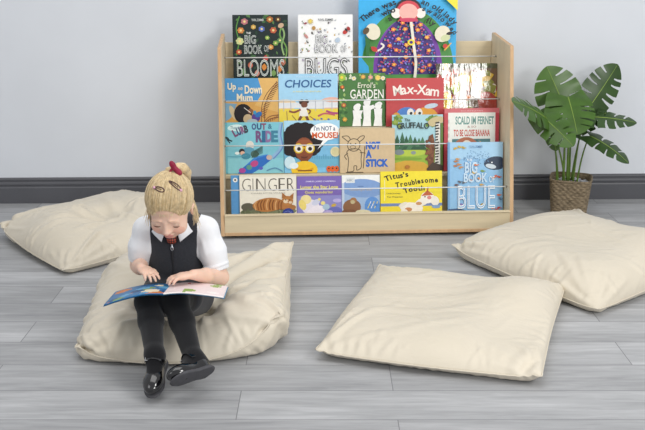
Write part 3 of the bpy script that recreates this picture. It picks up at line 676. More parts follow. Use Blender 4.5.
def art_titus(a):
    a.rect(0, 0, 1, 1, '#f1de33'); a.rect(0, .16, 1, .07, '#6f86b8'); a.rect(0, 0, 1, .16, '#ecd739'); a.rect(.06, .3, .012, .5, '#efe9b0')
    a.spell("Titus’s", [(.08, .76), (.2, .82), (.32, .84), (.46, .88)], .095, '#211d18', .03); a.spell('Troublesome', [(.24, .61), (.46, .66), (.7, .72), (.94, .73)], .092, '#211d18', .03, .62); a.spell('Tooth', [(.38, .47), (.52, .52), (.72, .54)], .09, '#211d18', .03)
    a.text('Linda Jennings', .1, .45, .22, .035, '#6b6a3a', .01); a.text('Tor Freeman', .1, .37, .26, .035, '#6b6a3a', .01)
    a.ell(.5, .12, .19, .13, '#f1ece2', -.1); a.ell(.68, .26, .14, .09, '#f1ece2', .5); a.circ(.76, .36, .11, '#f3eee6'); a.ell(.88, .28, .07, .12, '#efe9dd', .3); a.poly([(.66, .4), (.76, .54), (.86, .42)], '#c2643c'); a.line([(.76, .5), (.77, .62)], .02, '#b8552f')
    a.circ(.79, .36, .035, '#d98a86'); a.ell(.45, .08, .06, .05, '#c58a5c'); a.ell(.62, .22, .05, .04, '#c99464'); a.circ(.72, .38, .012, '#26221e'); a.ell(.38, .03, .06, .06, '#efe9dd'); a.ell(.62, .03, .06, .06, '#efe9dd'); a.ell(.9, .14, .07, .04, '#7fa0c8'); a.ell(.36, .2, .08, .04, '#e8e3d4', .5)
def art_blue(a):
    a.rect(0, 0, 1, 1, '#8fbfe4'); a.rect(0, .78, 1, .22, '#a4cdea'); a.rect(0, 0, 1, .12, '#7fb2dc'); a.rect(0, 0, .03, 1, '#74a6d2')
    a.ell(.87, .72, .22, .09, '#2c3c54', .05); a.ell(.78, .68, .1, .03, '#c9d6e0', -.2); a.circ(.8, .73, .014, '#e9eef2'); a.poly([(.0, .0), (.0, .12), (.2, .13), (.5, .06), (.56, 0)], '#40597f'); a.ell(.3, .03, .26, .05, '#54709a')
    for i in range(90): a.ell(R.uniform(.28, .75), .7 + .12 * R.random() + .08 * R.random(), .012, .004, R.choice(['#5f86ad', '#6d93b8', '#7fa3c6']), -.6, 6)
    for x, y, c in [(.12, .92, '#c9a23c'), (.2, .94, '#d0b04a'), (.27, .93, '#b59a3a'), (.13, .75, '#b87a4a'), (.18, .71, '#c08552'), (.12, .69, '#b5744a'), (.22, .67, '#be8a55'), (.16, .78, '#c99a66'), (.2, .48, '#5a5f6a'), (.14, .44, '#6a4f4a'), (.28, .47, '#4f5560'),
                    (.86, .55, '#c9604a'), (.92, .54, '#b8573f'), (.82, .53, '#c97f5a'), (.5, .7, '#d8794a'), (.62, .62, '#7a9a4f'), (.46, .6, '#d9b04a'), (.56, .52, '#d08a4a'), (.4, .5, '#b57a60'), (.6, .44, '#c9a05a'), (.88, .1, '#b8433a'), (.82, .13, '#c0564a'), (.92, .13, '#b8433a'), (.86, .06, '#b04438'), (.62, .18, '#a58a3a'), (.2, .26, '#c76a4a'), (.92, .3, '#d8683a'), (.95, .25, '#4f6a8a'), (.24, .18, '#7f6fae')]:
        a.ell(x, y, .035, .014, c, R.uniform(-.6, .6), 10); a.leaf(x + .03, y, .03, R.uniform(-.5, .5), c)
    a.text('YUVAL ZOMMER', .38, .925, .24, .03, '#5f86ad', .01); a.text('THE', .33, .75, .1, .03, '#eef5fa', .01)
    for t, x, y, w_, h_ in [('BIG', .3, .60, .22, .135), ('BOOK', .28, .475, .42, .115), ('OF', .74, .47, .1, .08)]: a.text(t, x, y, w_, h_, '#a9cfea', -.015, outline='#f2f8fc', ow=.03)
    a.text('BLUE', .17, .125, .68, .30, '#86b4dc', -.025, outline='#f6fafd', ow=.03)

book(1, .060, .263, .318, 'black hardback with flowers and white outlined lettering, top shelf far left', art_blooms, '#1d2a2a', '#141c1d', .014, True)
book(1, .373, .261, .318, 'white hardback with tiny insects and outlined lettering, on the top shelf', art_bugs, '#f6f6f5', '#dfe2e4', .014, True)
book(1, .663, .475, .45, 'largest book, blue and green with a purple flowered dress, on the top shelf', art_lady, '#39b1ea', '#2b95cc', .008)
book(2, .0195, .252, .232, 'blue and orange roller coaster book, far left of the second shelf', art_upmum, '#4f97cf', '#3f83b8', .007)
book(2, .2735, .281, .251, 'pale blue book with dark blue capitals and a girl on yellow sand', art_choices, '#a6d4ef', '#8cbfe0', .009, forward=.004)
book(2, .561, .222, .252, 'dark green book with three white silhouettes under white lettering', art_garden, '#4b7a3f', '#3f6a35', .007)
book(2, .786, .277, .229, 'red book with white hand lettering and a blue and orange bird', art_max, '#c6494b', '#b03f42', .007, forward=.017)
book(2, 1.030, .294, .294, 'glossy brown book of autumn leaves with bright reflections', art_autumn, '#6a4f38', '#4a4638', .014, True, rough=.16)
book(3, .0195, .272, .240, 'turquoise book with a blue slide, far left of the third shelf', art_ride, '#7fc4d2', '#5fa8b8', .008)
book(3, .2945, .262, .246, 'light blue book with a white speech bubble and yellow glasses', art_mouse, '#7fbfe2', '#69a9cc', .008, forward=.002)
book(3, .558, .259, .209, 'brown card coloured book with blue capitals and an outlined animal', art_stick, '#d6bd96', '#c4a87e', .014, True, forward=.016)
book(3, .806, .242, .268, 'book with a fir forest, green meadow and pale tree trunk', art_gruff, '#a9d3dc', '#5d7a35', .007)
book(3, 1.056, .262, .296, 'red bordered white book partly behind the tall blue book', art_fernet, '#c0454f', '#b03a45', .014, True)
book(4, .045, .262, .215, 'plain blue book mostly hidden behind the cream cat book', art_bluespine, '#5b9ad2', '#4a86be', .008)
book(4, .085, .262, .219, 'cream book with thin grey capitals and a striped orange cat', art_ginger, '#ece7d8', '#d9d3c2', .008, forward=.012, lift=.13)
book(4, .350, .208, .206, 'purple book with yellow lettering beside the striped cat book', art_purple, '#7d68b4', '#6a569e', .008, lift=.13)
book(4, .560, .177, .209, 'small blue book with a brown bear and white top strip', art_blue2, '#9db9dc', '#86a4cc', .01, lift=.13)
book(4, .741, .290, .224, 'yellow book with black wobbly lettering and a white dog', art_titus, '#f1de33', '#d9c62a', .008, lift=.13)
book(4, 1.061, .258, .356, 'tall light blue hardback with white lettering and a whale, bottom shelf far right', art_blue, '#8fbfe4', '#6f9fcc', .014, True)
# ------------------------------------------------------------------ floor cushions: two cloth sheets sewn round the rim, filled and left to settle
def lin(h): return srgb(h)
def cushion_sim(corners, L, fill, N=50, steps=170, iters=9, coll=(), seed=1, slack=.02, lift=(0, 0, 0, 0), pin=.07, dents=(), hydro=160., rimh=0., bows=None):
    rng = np.random.default_rng(seed)
    C = [np.array(c, float) for c in corners]             # four corners (x, y, z) in order round the square
    u = np.linspace(0, 1, N)
    U, Vv = np.meshgrid(u, u, indexing='ij')
    G = (C[0] * ((1 - U) * (1 - Vv))[..., None] + C[1] * (U * (1 - Vv))[..., None] + C[2] * (U * Vv)[..., None] + C[3] * ((1 - U) * Vv)[..., None])
    edge = (U == 0) | (U == 1) | (Vv == 0) | (Vv == 1)
    idT = np.arange(N * N).reshape(N, N); idB = np.zeros((N, N), int)
    idB[edge] = idT[edge]; idB[~edge] = N * N + np.arange((~edge).sum())
    nv = N * N + (~edge).sum()
    X = np.zeros((nv, 3)); hump = (np.sin(PI * U) * np.sin(PI * Vv)) ** .5
    T = G.copy(); T[..., 2] += .06 * hump + .006 * rng.standard_normal((N, N)) * ~edge
    X[idT.ravel()] = T.reshape(-1, 3)
    Bt = G.copy(); Bt[..., 2] = np.maximum(.002, G[..., 2] * .6 - .01 * hump + .004 * rng.standard_normal((N, N)))
    X[idB[~edge]] = Bt[~edge]
    Lu, Lv = (L, L) if not isinstance(L, tuple) else L
    h1, h2 = Lu / (N - 1), Lv / (N - 1); hd = math.hypot(h1, h2)
    batches = []
    def add(I, par_dim, di, dj, rest, stiff):
        for par in (0, 1):
            A = []; Bq = []
            for ids, top in ((idT, True), (idB, False)):
                i0, i1 = max(0, -di), N - max(0, di); j0, j1 = max(0, -dj), N - max(0, dj)
                a = ids[i0:i1, j0:j1]; b = ids[i0 + di:i1 + di, j0 + dj:j1 + dj]
                ii, jj = np.meshgrid(np.arange(i0, i1), np.arange(j0, j1), indexing='ij')
                key = (ii // max(1, abs(di))) if di else (jj // max(1, abs(dj)))
                ok = (key % 2) == par
                if not top:
                    ok &= ~(edge[i0:i1, j0:j1] & edge[i0 + di:i1 + di, j0 + dj:j1 + dj])
                A.append(a[ok]); Bq.append(b[ok])
            A = np.concatenate(A); Bq = np.concatenate(Bq)
            batches.append((A, Bq, rest * (1 + slack * rng.standard_normal(len(A)) * .3), stiff))
    add(0, 0, 1, 0, h1, 1.); add(0, 0, 0, 1, h2, 1.)
    add(0, 0, 1, 1, hd, .6); add(0, 0, 1, -1, hd, .6)
    add(0, 0, 2, 0, 2 * h1, .12); add(0, 0, 0, 2, 2 * h2, .12)
    ft = np.stack([idT[:-1, :-1], idT[1:, :-1], idT[1:, 1:], idT[:-1, 1:]], -1).reshape(-1, 4)
    fbq = np.stack([idB[:-1, :-1], idB[:-1, 1:], idB[1:, 1:], idB[1:, :-1]], -1).reshape(-1, 4)
    F = np.concatenate([ft, fbq])
    if np.cross(C[1] - C[0], C[3] - C[0])[2] < 0: F = F[:, ::-1]
    cid = [idT[0, 0], idT[-1, 0], idT[-1, -1], idT[0, -1]]
    if bows:                                              # the rim bows out (or in) between the corners
        cm = (C[0] + C[1] + C[2] + C[3])[:2] / 4; Gx = G[..., :2].copy()
        for sel, t, p, q, bw_ in ((Vv == 0, U, 0, 1, bows[0]), (U == 1, Vv, 1, 2, bows[1]), (Vv == 1, U, 3, 2, bows[2]), (U == 0, Vv, 0, 3, bows[3])):
            ev = (C[q] - C[p])[:2]; nn = np.array([ev[1], -ev[0]]) / np.linalg.norm(ev); nn = nn if nn @ ((C[p] + C[q])[:2] / 2 - cm) > 0 else -nn
            Gx[sel] += nn * (bw_ * np.sin(PI * t[sel]))[:, None]
        rxy = Gx[edge]
    rimi = idT[edge]; rz = (G[..., 2] * (1 - rimh * np.sin(PI * U) * (Vv == 0)))[edge]
    Vel = np.zeros_like(X); Vt = fill * Lu * Lv
    ph = rng.uniform(0, 6.3, 6); fx = rng.uniform(5, 14, (6, 2)) * rng.choice([-1, 1], (6, 2))
    lump = 1 + .28 * sum(np.sin(X[:, 0] * fx[k, 0] + X[:, 1] * fx[k, 1] + ph[k]) for k in range(6)) / 2
    dt = 1 / 60.
    tri = np.concatenate([F[:, [0, 1, 2]], F[:, [0, 2, 3]]])
    for st in range(steps):
        Vel[:, 2] -= 9.8 * dt * .08
        Vel *= .955
        a_, b_, c_ = X[F[:, 0]], X[F[:, 1]], X[F[:, 2]]
        fn = np.cross(b_ - a_, c_ - a_); vn = np.zeros_like(X)
        for k in range(4):
            for q in range(3): vn[:, q] += np.bincount(F[:, k], weights=fn[:, q], minlength=nv)
        vn /= np.linalg.norm(vn, axis=1)[:, None] + 1e-12
        Vel -= (hydro * dt * lump * np.maximum(X[:, 2], 0))[:, None] * vn      # the filling presses outwards, more so low down
        P = X + Vel * dt
        vt = Vt * min(1, .35 + st / 60)
        for it in range(iters):
            for A, B, rest, kf in batches:
                d = P[B] - P[A]; ln = np.sqrt((d * d).sum(1)) + 1e-9
                e = ln - rest
                if kf < .2: e = np.minimum(e, 0)           # bending only resists folding
                s = (kf * .5 * e / ln)[:, None] * d
                P[A] += s; P[B] -= s
            if it % 3 == 1:
                a, b, c = P[tri[:, 0]], P[tri[:, 1]], P[tri[:, 2]]
                cr = np.cross(b - a, c - a)
                vol = (a * np.cross(b, c)).sum() / 6
                g = np.zeros_like(P)
                for k in range(3): 
                    for q in range(3): g[:, q] += np.bincount(tri[:, k], weights=cr[:, q] / 6, minlength=nv)
                lam = (vt - vol) / ((g * g).sum() + 1e-12)
                P += np.clip(lam, -1e3, 1e3) * g * .35
            for (ca, cb, r) in coll:
                up_ = np.array([0, 0, .26 * max(0., 1 - st / 90)]); ca = np.asarray(ca, float) + up_; cb = np.asarray(cb, float) + up_; ba = cb - ca
                t = np.clip(((P - ca) @ ba) / max(ba @ ba, 1e-9), 0, 1)
                d = P - (ca + t[:, None] * ba); ln = np.linalg.norm(d, axis=1); hit = ln < r
                n_ = d[hit] / (ln[hit][:, None] + 1e-9)
                n_[:, 2] = np.minimum(n_[:, 2], .1)          # bodies press down, never lift
                P[hit] += n_ * (r - ln[hit])[:, None] * .8
            for (dx, dy, r, zt) in dents:                   # hollows left by whoever sat here last
                rr = np.hypot(P[:, 0] - dx, P[:, 1] - dy)
                lim = zt + (rr / r) ** 2 * .12
                hit = (rr < r * 1.3) & (P[:, 2] > lim); P[hit, 2] += (lim[hit] - P[hit, 2]) * .5
            if pin:
                for k, i in enumerate(cid): P[i] += (C[k] - P[i]) * pin
            if bows: P[rimi, :2] += (rxy - P[rimi, :2]) * .15
            P[rimi, 2] += (rz - P[rimi, 2]) * .12
            lo = P[:, 2] < .0015
            P[lo, 2] = .0015; P[lo, :2] = X[lo, :2] + (P[lo, :2] - X[lo, :2]) * (.95 if st < 110 else .3)
        Vel = (P - X) / dt
        X = P
    flip = np.cross(C[1] - C[0], C[3] - C[0])[2] < 0
    return X[idT], X[idB], flip

def cushion_material():
    m = bpy.data.materials.new('cream_cotton'); m.use_nodes = True
    nt = m.node_tree; N = nt.nodes.new; L = nt.links.new; b = nt.nodes['Principled BSDF']
    tc = N('ShaderNodeTexCoord')
    n1 = N('ShaderNodeTexNoise'); n1.inputs['Scale'].default_value = 6; n1.inputs['Detail'].default_value = 3; L(tc.outputs['Object'], n1.inputs['Vector'])
    rp = N('ShaderNodeValToRGB'); rp.color_ramp.elements[0].color = srgb('#cfc6b3'); rp.color_ramp.elements[1].color = srgb('#d6cdbc'); L(n1.outputs['Fac'], rp.inputs['Fac']); L(rp.outputs['Color'], b.inputs['Base Color'])
    b.inputs['Roughness'].default_value = .5; b.inputs['Specular IOR Level'].default_value = .4; b.inputs['Sheen Weight'].default_value = .15
    # small creases and weave
    mp = N('ShaderNodeMapping'); mp.inputs['Scale'].default_value = (1, 1.5, 1); mp.inputs['Rotation'].default_value = (0, 0, .6); L(tc.outputs['Object'], mp.inputs['Vector'])
    n2 = N('ShaderNodeTexNoise'); n2.inputs['Scale'].default_value = 9; n2.inputs['Detail'].default_value = 4; n2.inputs['Distortion'].default_value = 1.4; L(mp.outputs['Vector'], n2.inputs['Vector'])
    bp = N('ShaderNodeBump'); bp.inputs['Strength'].default_value = .35; bp.inputs['Distance'].default_value = .012; L(n2.outputs['Fac'], bp.inputs['Height']); L(bp.outputs['Normal'], b.inputs['Normal'])
    return m
cream = cushion_material()
def finer(A):
    """grid with twice the steps, cubic between the points"""
    for ax in (0, 1):
        A = np.moveaxis(A, ax, 0); n = len(A)
        Pd = np.concatenate([2 * A[:1] - A[1:2], A, 2 * A[-1:] - A[-2:-1]])
        mid = (-Pd[:-3] + 9 * Pd[1:-2] + 9 * Pd[2:-1] - Pd[3:]) / 16
        out = np.empty((2 * n - 1,) + A.shape[1:]); out[::2] = A; out[1::2] = mid
        A = np.moveaxis(out, 0, ax)
    return A
def creases(M, seed, folds, amp=1.):
    """soft ridges and valleys: fans from the corners, puckers along the seams and long folds across"""
    rg = random.Random(seed); U, V = np.meshgrid(np.linspace(0, 1, M), np.linspace(0, 1, M), indexing='ij'); D = np.zeros((M, M))
    S = []
    for cu, cv in ((0, 0), (1, 0), (1, 1), (0, 1)):
        base = math.atan2(.5 - cv, .5 - cu)
        for k in range(8):
            a = base + rg.uniform(-.75, .75); q = rg.uniform(.03, .08); S.append((cu + q * math.cos(a), cv + q * math.sin(a), a, rg.uniform(.12, .38), rg.uniform(.011, .02), rg.uniform(.0025, .0055)))
    for k in range(46):
        e = rg.randrange(4); t = rg.uniform(.06, .94); a = [PI / 2, PI, -PI / 2, 0][e] + rg.uniform(-.6, .6)
        p = [(t, .005), (.995, t), (t, .995), (.005, t)][e]; S.append((p[0], p[1], a, rg.uniform(.05, .17), rg.uniform(.009, .016), rg.uniform(.002, .0045)))
    for (u, v, a, l, w_, h_) in folds: S.append((u, v, a, l, w_, h_))
    for k in range(26): S.append((rg.uniform(.1, .8), rg.uniform(.1, .8), rg.uniform(0, PI), rg.uniform(.08, .3), rg.uniform(.012, .024), rg.uniform(.0012, .0032)))
    for (u, v, a, l, w_, h_) in S:
        x = (U - u) * math.cos(a) + (V - v) * math.sin(a); y = -(U - u) * math.sin(a) + (V - v) * math.cos(a)
        b = rg.uniform(-.5, .5); y = y - b * (x * (l - x)) * .6
        env = np.exp(-(np.maximum(0, np.abs(x - l / 2) - l * .3) / (l * .14)) ** 2)
        D += amp * h_ * env * (np.exp(-(y / w_) ** 2) - .55 * np.exp(-((y - 1.5 * w_) / w_) ** 2) - .35 * np.exp(-((y + 1.6 * w_) / w_) ** 2))
    return D
def cushion(label, corners, L, fill, folds=(), amp=1., **kw):
    T, B, flip = cushion_sim(corners, L, fill, **kw)
    T, B = finer(T), finer(B); M = len(T)
    def nrm(A):
        gu, gv = np.gradient(A, axis=0), np.gradient(A, axis=1); n = np.cross(gu, gv); return n / (np.linalg.norm(n, axis=2)[..., None] + 1e-12)
    sg = -1 if flip else 1
    fade = (lambda q: np.clip(q * 22, 0, 1))(np.minimum.reduce(np.meshgrid(*[np.minimum(np.linspace(0, 1, M), 1 - np.linspace(0, 1, M))] * 2, indexing='ij')))
    D = creases(M, kw.get('seed', 1), folds, amp) * (.25 + .75 * fade)
    T = T + sg * nrm(T) * D[..., None]
    D2 = creases(M, kw.get('seed', 1) + 50, (), amp) * fade
    low = B[..., 2] > .006
    B = B - sg * nrm(B) * (D2 * low)[..., None]
    B[..., 2] = np.maximum(B[..., 2], .0015); T[..., 2] = np.maximum(T[..., 2], .0025)
    edge = np.zeros((M, M), bool); edge[0] = edge[-1] = True; edge[:, 0] = edge[:, -1] = True
    iT = np.arange(M * M).reshape(M, M); iB = np.where(edge, iT, 0); iB[~edge] = M * M + np.arange((~edge).sum())
    X = np.concatenate([T.reshape(-1, 3), B[~edge]])
    q1 = np.stack([iT[:-1, :-1], iT[1:, :-1], iT[1:, 1:], iT[:-1, 1:]], -1).reshape(-1, 4); q2 = np.stack([iB[:-1, :-1], iB[:-1, 1:], iB[1:, 1:], iB[1:, :-1]], -1).reshape(-1, 4)
    F = np.concatenate([q1, q2]); F = F[:, ::-1] if flip else F
    c = np.array([X[:, 0].mean(), X[:, 1].mean(), 0])
    root = empty('floor_cushion', tuple(c)); tag(root, label, 'cushion', 'cream floor cushions')
    o = mesh_obj('cover', X - c, F, cream, root, True)
    md = o.modifiers.new('s', 'SUBSURF'); md.levels = 1; md.render_levels = 1
    R_ = X[np.concatenate([iT[:-1, 0], iT[-1, :-1], iT[:0:-1, -1], iT[0, :0:-1], iT[:1, 0]])] - c
    R_[:, 2] = np.maximum(R_[:, 2], .003)
    t = MB(); t.tube(R_, .0024, 6, 0, cap=False); t.build('seam', cream, root, True)
    return root

# seat places of the child (metres); the nearest cushion gives way under them
HIP = np.array([-.490, 2.875, .135]); KNEE_R = np.array([-.548, 2.635, .200]); KNEE_L = np.array([-.462, 2.635, .204])
ANK_R = np.array([-.494, 2.425, .120]); ANK_L = np.array([-.383, 2.435, .104])
body_coll = [(HIP + [-.05, 0, -.02], HIP + [.05, 0, -.02], .105), (HIP + [-.05, 0, 0], KNEE_R, .058), (HIP + [.05, 0, 0], KNEE_L, .058), (KNEE_R, ANK_R, .045), (KNEE_L, ANK_L, .045), (HIP + [0, .02, .05], HIP + [0, -.0, .25], .09),
             (ANK_R, ANK_R + [0, -.1, -.06], .045), (ANK_L + [.02, 0, -.03], ANK_L + [-.08, -.08, -.03], .05)]
cushion('cream floor cushion the child sits on, dented in the middle', [(-.785, 2.63, .045), (-.135, 2.70, .125), (-.115, 3.37, .16), (-.82, 3.22, .085)], (.74, .70), .122, rimh=.65, bows=(.10, -.02, -.03, .0), coll=body_coll, seed=4, amp=1.3, pin=.4,
        folds=[(.75, .1, 1.9, .5, .03, .006), (.85, .2, 2.3, .45, .025, .006), (.62, .08, 1.7, .4, .022, .006), (.95, .4, 2.9, .4, .03, .005)])
cushion('cream floor cushion behind the child by the left wall', [(-1.464, 3.91, .07), (-1.038, 3.406, .03), (-.52, 3.95, .06), (-.93, 4.43, .08)], .71, .132, seed=5, amp=1.5, pin=.4, bows=(.02, .02, .02, .01),
        folds=[(.45, .2, .9, .35, .025, .008), (.55, .12, 1.2, .4, .025, .008), (.3, .35, .4, .4, .03, .008), (.5, .5, .2, .4, .025, .007), (.75, .2, 1.8, .4, .02, .007), (.25, .6, -.2, .4, .03, .006)], dents=((-.98, 3.84, .2, .10),))
cushion('flat cream floor cushion alone in the front right of the floor', [(-.021, 2.622, .042), (.652, 2.44, .04), (.912, 3.163, .06), (.23, 3.401, .055)], .745, .088, seed=6, pin=.35, amp=.6, bows=(.015, -.01, -.01, .0),
        folds=[(.1, .3, .35, .6, .03, .006), (.15, .5, .2, .6, .035, .005), (.2, .75, .1, .5, .03, .005), (.3, .12, .6, .4, .025, .005)])
cushion('cream floor cushion in front of the potted plant at the right', [(.55, 3.636, .06), (.977, 2.981, .035), (1.57, 3.45, .06), (1.19, 4.08, .09)], .765, .138, seed=8, pin=.4, amp=.9, bows=(.01, .0, .0, .0))
# ------------------------------------------------------------------ potted plant
def build_plant():
    B = np.array([1.232, 4.335, 0.])
    root = empty('potted_plant', tuple(B)); tag(root, 'potted swiss cheese plant with split leaves in a brown woven basket', 'potted plant')
    # woven basket: rounded square, wider at the rim, the weave modelled as over-and-under ridges
    nA, nZ = 176, 62; H = .182
    V = []; F = []
    cols, rows = 44, 15
    for j in range(nZ):
        t = j / (nZ - 1); z = .001 + t * H; R0 = .083 + .016 * t
        for i in range(nA):
            a = 2 * PI * i / nA; c, s_ = math.cos(a), math.sin(a)
            r = R0 / ((abs(c) ** 5 + abs(s_) ** 5) ** (1 / 5))
            wv = math.sin(cols / 2 * a + 0) ; row = int(t * rows); ph = 1 if row % 2 == 0 else -1
            r += .0026 * ph * wv * abs(math.sin(PI * t * rows)) + .0012 * abs(math.sin(PI * t * rows))
            V.append((r * c, r * s_, z))
    for j in range(nZ - 1):
        for i in range(nA):
            F.append((j * nA + i, j * nA + (i + 1) % nA, (j + 1) * nA + (i + 1) % nA, (j + 1) * nA + i))
    n0 = len(V)
    for (k, z) in ((.93, H), (.90, .13)):                # inner lip
        for i in range(nA):
            a = 2 * PI * i / nA; c, s_ = math.cos(a), math.sin(a)
            r = .099 * k / ((abs(c) ** 5 + abs(s_) ** 5) ** (1 / 5)); V.append((r * c, r * s_, z))
    for i in range(nA):
        i2 = (i + 1) % nA; top = (nZ - 1) * nA
        F.append((top + i, top + i2, n0 + i2, n0 + i)); F.append((n0 + i, n0 + i2, n0 + nA + i2, n0 + nA + i))
    F.append(tuple(range(nA))[::-1])
    m = mat('woven_seagrass', '#82745f', rough=.75, spec=.2, var=.22, scale=60, stretch=(1, 1, 2.5))
    pot = mesh_obj('basket', V, F, m, root, True); pot.rotation_euler = (0, 0, math.radians(-17))
    tb = MB(); pts = []
    for i in range(65):
        a = 2 * PI * i / 64; c, s_ = math.cos(a), math.sin(a); r = .0975 / ((abs(c) ** 5 + abs(s_) ** 5) ** (1 / 5)); pts.append((r * c, r * s_, H + .002 * math.sin(a * 32)))
    tb.tube(pts, .0055, 8, 0, cap=False); rim = tb.build('rim', m, pot, True)
    # pale pebbles on the soil
    pb = MB()
    disc = [(.085 * math.cos(2 * PI * i / 40), .085 * math.sin(2 * PI * i / 40), .158) for i in range(40)]
    pb.add(disc, [tuple(range(40))], 0)
    rr = random.Random(5)
    for i in range(130):
        a = rr.uniform(0, 2 * PI); q = .083 * math.sqrt(rr.random()); s_ = rr.uniform(.005, .009)
        bm = bmesh.new(); bmesh.ops.create_icosphere(bm, subdivisions=1, radius=s_)
        pb.add([(v.co.x + q * math.cos(a), v.co.y + q * math.sin(a), v.co.z * .7 + .162) for v in bm.verts], [[v.index for v in f.verts] for f in bm.faces], 1); bm.free()
    st = pb.build('pebbles', [mat('soil', '#4a4038', rough=.9), mat('pale_pebble', '#b9bac0', rough=.6, var=.08)], root, True); st['kind'] = 'stuff'
    gl = mat('leaf_green', '#3d5e1c', rough=.36, spec=.45, var=.12, scale=14, coat=.0)
    gd = mat('leaf_deep_green', '#2e491c', rough=.38, spec=.45, var=.12, scale=14)
    gs = mat('stem_green', '#5d7a33', rough=.5, spec=.35, var=.1, scale=30)
    gv = mat('vein_green', '#86a04c', rough=.5, spec=.3, var=.05)
    def leaf(base, tip, up, width, droop, cup, m, seed, slits=4):
        rg = random.Random(seed)
        base = np.array(base, float); tip = np.array(tip, float); ax = tip - base; Ln = np.linalg.norm(ax); ax /= Ln
        up = np.array(up, float); up -= ax * (up @ ax); up /= np.linalg.norm(up); side = np.cross(ax, up)
        nt, ns = 150, 8
        def margin(t):                                   # heart shaped half width
            return width * max(0., math.sin(PI * min(1, .16 + .84 * t) ** .85)) ** .72
        sl = {}
        for sd in (-1, 1):
            sl[sd] = [((.20 + .62 * (k + rg.uniform(.3, .7)) / slits), rg.uniform(.24, .42), rg.uniform(.018, .032)) for k in range(slits)]
        Vv = []; Ff = []
        def P(x, y):                                     # leaf plane -> world, with droop and cupping
            yy = y * Ln; b = droop * (y ** 2) * Ln; cz = -cup * (abs(x) / width) ** 1.6 * width + .012 * Ln * math.sin(y * 17 + (x > 0) * 1.3) * abs(x) / width
            return base + ax * yy + side * x + up * (cz - b)
        for sd in (-1, 1):
            n0 = len(Vv)
            for i in range(nt + 1):
                t = i / nt
                w_ = max(margin(t), .0005)
                f = 1.0
                for c, dep, hw in sl[sd]:
                    q = abs(t - c) / hw
                    if q < 1: qq = min(1, max(0, (q - .45) / .55)); f = min(f, dep + (1 - dep) * (qq * qq * (3 - 2 * qq)) ** .6)
                for k in range(ns + 1):
                    s_ = k / ns * f
                    back = .16 * (1 - t) - .30 * t * (1 - t) * 0
                    yc = t - .24 * s_ * (1 - t) ** 1.5 + .26 * s_ * s_ * t * (1 - t) * 1.8
                    Vv.append(P(sd * w_ * s_, yc))
            for i in range(nt):
                for k in range(ns):
                    q = (n0 + i * (ns + 1) + k, n0 + (i + 1) * (ns + 1) + k, n0 + (i + 1) * (ns + 1) + k + 1, n0 + i * (ns + 1) + k + 1)
                    Ff.append(q if sd > 0 else q[::-1])
        o = mesh_obj('leaf', Vv, Ff, m, root, True)
        v = MB(); v.tube([P(0, t) + up * .0004 for t in np.linspace(0, .97, 14)], list(np.linspace(.0026, .0008, 14)), 6); v.build('midrib', gv, o, True)
        return o
    def stem(pts, r0, r1):
        P = np.array(pts, float); t = np.linspace(0, 1, 16)
        out = [((1 - q) ** 2) * P[0] + 2 * q * (1 - q) * P[1] + q * q * P[2] for q in t]
        b = MB(); b.tube(out, list(np.linspace(r0, r1, 16)), 8); b.build('stem', gs, root, True)
    def pl(u, v, Y):                                     # a spot in the plant, relative to its foot
        x = (u - 322.5) / 900; y_ = (215 - v) / 900; p = math.radians(16.2)
        d = np.array([x, math.cos(p) + y_ * math.sin(p), -math.sin(p) + y_ * math.cos(p)])
        return np.array([0, 0, 1.248]) + d * (Y / d[1]) - B
    Lv = [ # leaf base, tip (picture place, distance), facing, width, droop, cup, material
        ((565, 108, 4.30), (547, 66, 4.36), (-.1, -.95, .25), .112, .05, .12, gl, 1, 3),
        ((568, 97, 4.27), (579, 131, 4.12), (.05, -.8, .6), .118, .14, .15, gl, 2, 4),
        ((590, 106, 4.37), (620, 64, 4.42), (.2, -.9, .3), .092, .10, .15, gd, 3, 4),
        ((546, 118, 4.16), (518, 97, 3.93), (-.2, -.75, .6), .068, .10, .25, gl, 4, 4),
        ((543, 117, 4.2), (573, 142, 4.04), (-.2, -.7, .65), .075, .16, .2, gl, 5, 3),
        ((584, 117, 4.28), (637, 116, 4.2), (.1, -.42, .9), .075, .16, .18, gd, 6, 4),
        ((590, 136, 4.27), (632, 155, 4.14), (.1, -.36, .95), .066, .22, .15, gd, 7, 3),
        ((570, 128, 4.36), (604, 108, 4.3), (0, -.5, .9), .085, .2, .1, gd, 8, 4),
        ((551, 128, 4.24), (556, 150, 4.18), (-.3, -.8, .4), .04, .15, .2, gl, 9, 2),
    ]
    foot = [(563, 182, 4.33), (567, 182, 4.33), (571, 182, 4.35), (558, 182, 4.31), (565, 182, 4.3), (573, 182, 4.32), (577, 182, 4.31), (569, 182, 4.34), (557, 182, 4.3)]
    for (b_, t_, up, wd, dr, cu, m_, sd, sl), f in zip(Lv, foot):
        b3, t3, f3 = pl(*b_), pl(*t_), pl(*f); f3[2] = .158
        leaf(b3, t3, up, wd, dr, cu, m_, sd, sl)
        mid = (b3 + f3) / 2; mid[2] += .05; mid[:2] = f3[:2] * .75 + b3[:2] * .25
        stem([f3, mid, b3], .0068 if sd in (1, 2) else .0048, .003)
build_plant()
